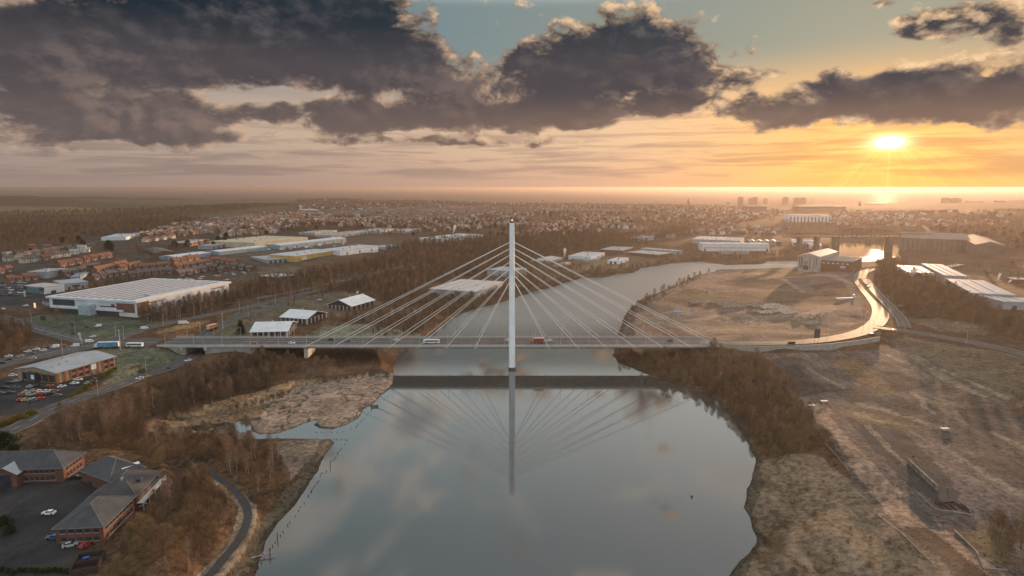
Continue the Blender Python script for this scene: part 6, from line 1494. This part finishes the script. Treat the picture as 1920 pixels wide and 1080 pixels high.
polywall('kerb_edge', [(1790,997),(1830,1035),(1845,1068),(1888,1071)], .5, -.5, .6, stain, 'pale kerb around the scrubby island at lower right', 'kerb')
polywall('kerb_edge', [(1548,832),(1570,856),(1592,884)], .3, -.3, .2, stain, 'thin pale kerb on the river side of the dirt track', 'kerb')
polywall('kerb_edge', [(1640,962),(1690,1000),(1750,1060)], .4, -.3, .3, stain, 'low broken kerb along the lower dirt track', 'kerb')
rub = mat('rubble', (.33, .27, .21), (.15, .115, .09), .9, .95, .2)
rubp = mat('pale_rubble', (.55, .48, .40), (.25, .19, .14), .8, .95, .2)
def heap(px, py, r, hh, m, lab, seed, group=None):
    rng = np.random.default_rng(seed); x, y, z = gr(px, py); n = 22; q = np.linspace(-1, 1, n); A, B_ = np.meshgrid(q, q); rr2 = np.hypot(A, B_)
    Z_ = hh * np.clip(1 - rr2 ** 1.6, 0, 1) * (1 + .5 * vnoise(A * 5 + seed, B_ * 5, 1, seed)) + rng.normal(0, .10, A.shape) * (rr2 < .95) * hh - .25
    f = MB(); f.add(list(zip((A * r).ravel(), (B_ * r * .7).ravel(), Z_.ravel())), [(i * n + j, i * n + j + 1, (i + 1) * n + j + 1, (i + 1) * n + j) for i in range(n - 1) for j in range(n - 1)])
    return tag(f.build('rubble_heap', m, None, (x, y, z)), lab, 'heap', group)
for i, (px, py, r, hh) in enumerate([(1452,575,14,3.5),(1470,582,10,3),(1484,586,9,2.5),(1465,594,9,2.2),(1438,585,8,2),(1380,572,16,4),(1428,572,12,3),(1500,598,8,2),(1350,566,12,2.5),(1526,604,9,1.5),(1390,592,12,2),(1310,566,9,1.8)]):
    heap(px, py, r, hh, rubp if i in (0, 1, 2, 4) else rub, ('pale heap of demolition rubble in the middle of the peninsula' if i in (0, 1, 2, 4) else 'brown earth heap on the cleared peninsula'), 50 + i, 'pale rubble heaps' if i in (0, 1, 2, 4) else 'brown earth heaps')
deb = MB()
for i in range(170):
    c0 = rr_.choice([(1460,585,38,14),(1530,592,20,6),(1330,545,60,6),(1240,600,30,10),(1420,600,60,8),(1400,525,120,10)]); px, py = rr_.gauss(c0[0], c0[2] * .5), rr_.gauss(c0[1], c0[3] * .5)
    x, y, z = gr(px, py); deb.box(x, y, z - .1, rr_.uniform(.6, 2.2), rr_.uniform(.4, 1.5), rr_.uniform(.3, 1.1), rr_.random() * 3)
tag(deb.build('rubble', rubp), kind='stuff')
deb = MB()
for i in range(260):
    px, py = rr_.uniform(1430, 1910), rr_.uniform(670, 1060)
    if px < 1430 + (py - 670) * .75: continue
    x, y, z = gr(px, py); deb.box(x, y, z - .1, rr_.uniform(.3, 1.2), rr_.uniform(.2, .6), rr_.uniform(.1, .35), rr_.random() * 3)
tag(deb.build('scattered_debris', stain), kind='stuff')
x, y, z = gr(1584, 561); e = empty('wing_shaped_panel', (x, y, z), R(4), 'white tapered wing like panel lying by the site road', 'panel'); f = MB(); f.prism([(-10, -1.2), (9, -1), (11.5, 2), (8, 1), (-10, .8)], 0, 1.6); f.build('panel', whitew, e); f = MB(); f.prism([(8.5, 0), (11, 0), (12.5, 2.5), (11, 2.5)], 1.6, 5); f.build('fin', whitew, e)
heap(1272, 584, 5, 1.6, mat('blue_sheet', (.18, .25, .55), (.3, .38, .6), .6, .6), 'heap under a blue sheet on the grey yard', 91)
for px, py, lab in [(1521,763,'small white skip at the river side of the cleared site'),(1771,807,'long pale skip alone on the dark concrete'),(1545,755,'grey drum store near the white skip')]:
    x, y, z = gr(px, py); e = empty('skip', (x, y, z), R(5), lab, 'skip'); f = MB(); f.prism([(-1.6, -.8), (1.6, -.8), (1.6, .8), (-1.6, .8)], .1, 1.2, 1.25); f.build('hopper', paler, e); f = MB(); f.box(-1, 0, -.1, .3, 1.6, .2); f.build('skid', dark, e)

# ------------------------------------------------------------------ steam
sm_ = bpy.data.materials.new('steam'); sm_.use_nodes = True; t = sm_.node_tree; t.nodes.clear()
o = t.nodes.new('ShaderNodeOutputMaterial'); lw = t.nodes.new('ShaderNodeLayerWeight'); lw.inputs[0].default_value = .35
tr = t.nodes.new('ShaderNodeBsdfTransparent'); df = t.nodes.new('ShaderNodeBsdfDiffuse'); df.inputs[0].default_value = (.9, .88, .85, 1); tl = t.nodes.new('ShaderNodeBsdfTranslucent'); tl.inputs[0].default_value = (.9, .88, .85, 1)
m1 = t.nodes.new('ShaderNodeMixShader'); m1.inputs[0].default_value = .6; t.links.new(df.outputs[0], m1.inputs[1]); t.links.new(tl.outputs[0], m1.inputs[2])
E.T = t; fc = m_('MULTIPLY', 1 - E(lw.outputs['Facing']), .14); m2 = t.nodes.new('ShaderNodeMixShader'); t.links.new(fc.v, m2.inputs[0]); t.links.new(tr.outputs[0], m2.inputs[1]); t.links.new(m1.outputs[0], m2.inputs[2]); t.links.new(m2.outputs[0], o.inputs[0])
def plume(px, py, z0, size, hh, lean, lab):
    x, y, z = gr(px, py); import bmesh as bm_mod
    bm = bm_mod.new()
    for i in range(9):
        t_ = i / 8; r = size * (.35 + .65 * t_) * rr_.uniform(.7, 1.15)
        g = bm_mod.ops.create_icosphere(bm, subdivisions=2, radius=r)
        for v in g['verts']: v.co += Vector((lean * t_ + rr_.uniform(-.02, .02) * size, 0, hh * t_)) + Vector([rr_.uniform(-.1, .1) * r for _ in range(3)])
    me = bpy.data.meshes.new('steam'); bm.to_mesh(me); bm.free(); me.materials.append(sm_); me.polygons.foreach_set('use_smooth', [True] * len(me.polygons))
    o = bpy.data.objects.new('steam', me); COL.objects.link(o); o.location = (x, y, z + z0); tag(o, lab, kind='stuff')
plume(157, 668, 8, .9, 8, -1.5, 'thin steam plume rising from the retail building roof')
plume(850, 445, 9, 4, 16, 4, 'steam plume rising from the long white factory')
plume(1058, 487, 4, 3, 14, 1, 'steam plume at the water treatment yard')
plume(1820, 548, 9.5, 1.8, 2, -14, 'steam drifting along the long shed roof'); plume(1869, 540, 9.5, 2, 7, 2, 'steam puff rising behind the long shed')
plume(1888, 545, 9, 1.6, 3, 3, 'small steam puff at the right of the long shed'); plume(668, 566, 7, 1.2, 4, 2, 'steam rising from the cross roofed pavilion')
# plume(224, 925, 9, .5, 3.2, -.5, 'faint steam above the stepped offices')

# ------------------------------------------------------------------ haze
f = MB(); f.prism([(-62000, -400), (62000, -400), (62000, 61000), (-62000, 61000)], -4.0, 133.0)
hm = bpy.data.materials.new('haze_air'); hm.use_nodes = True; t = hm.node_tree; t.nodes.clear()
o = t.nodes.new('ShaderNodeOutputMaterial'); v = t.nodes.new('ShaderNodeVolumePrincipled')
v.inputs['Density'].default_value = HAZE; v.inputs['Color'].default_value = (0.44, 0.385, 0.36, 1); v.inputs['Anisotropy'].default_value = 0.6
t.links.new(v.outputs[0], o.inputs['Volume'])
hz = tag(f.build('haze', hm), kind='stuff')
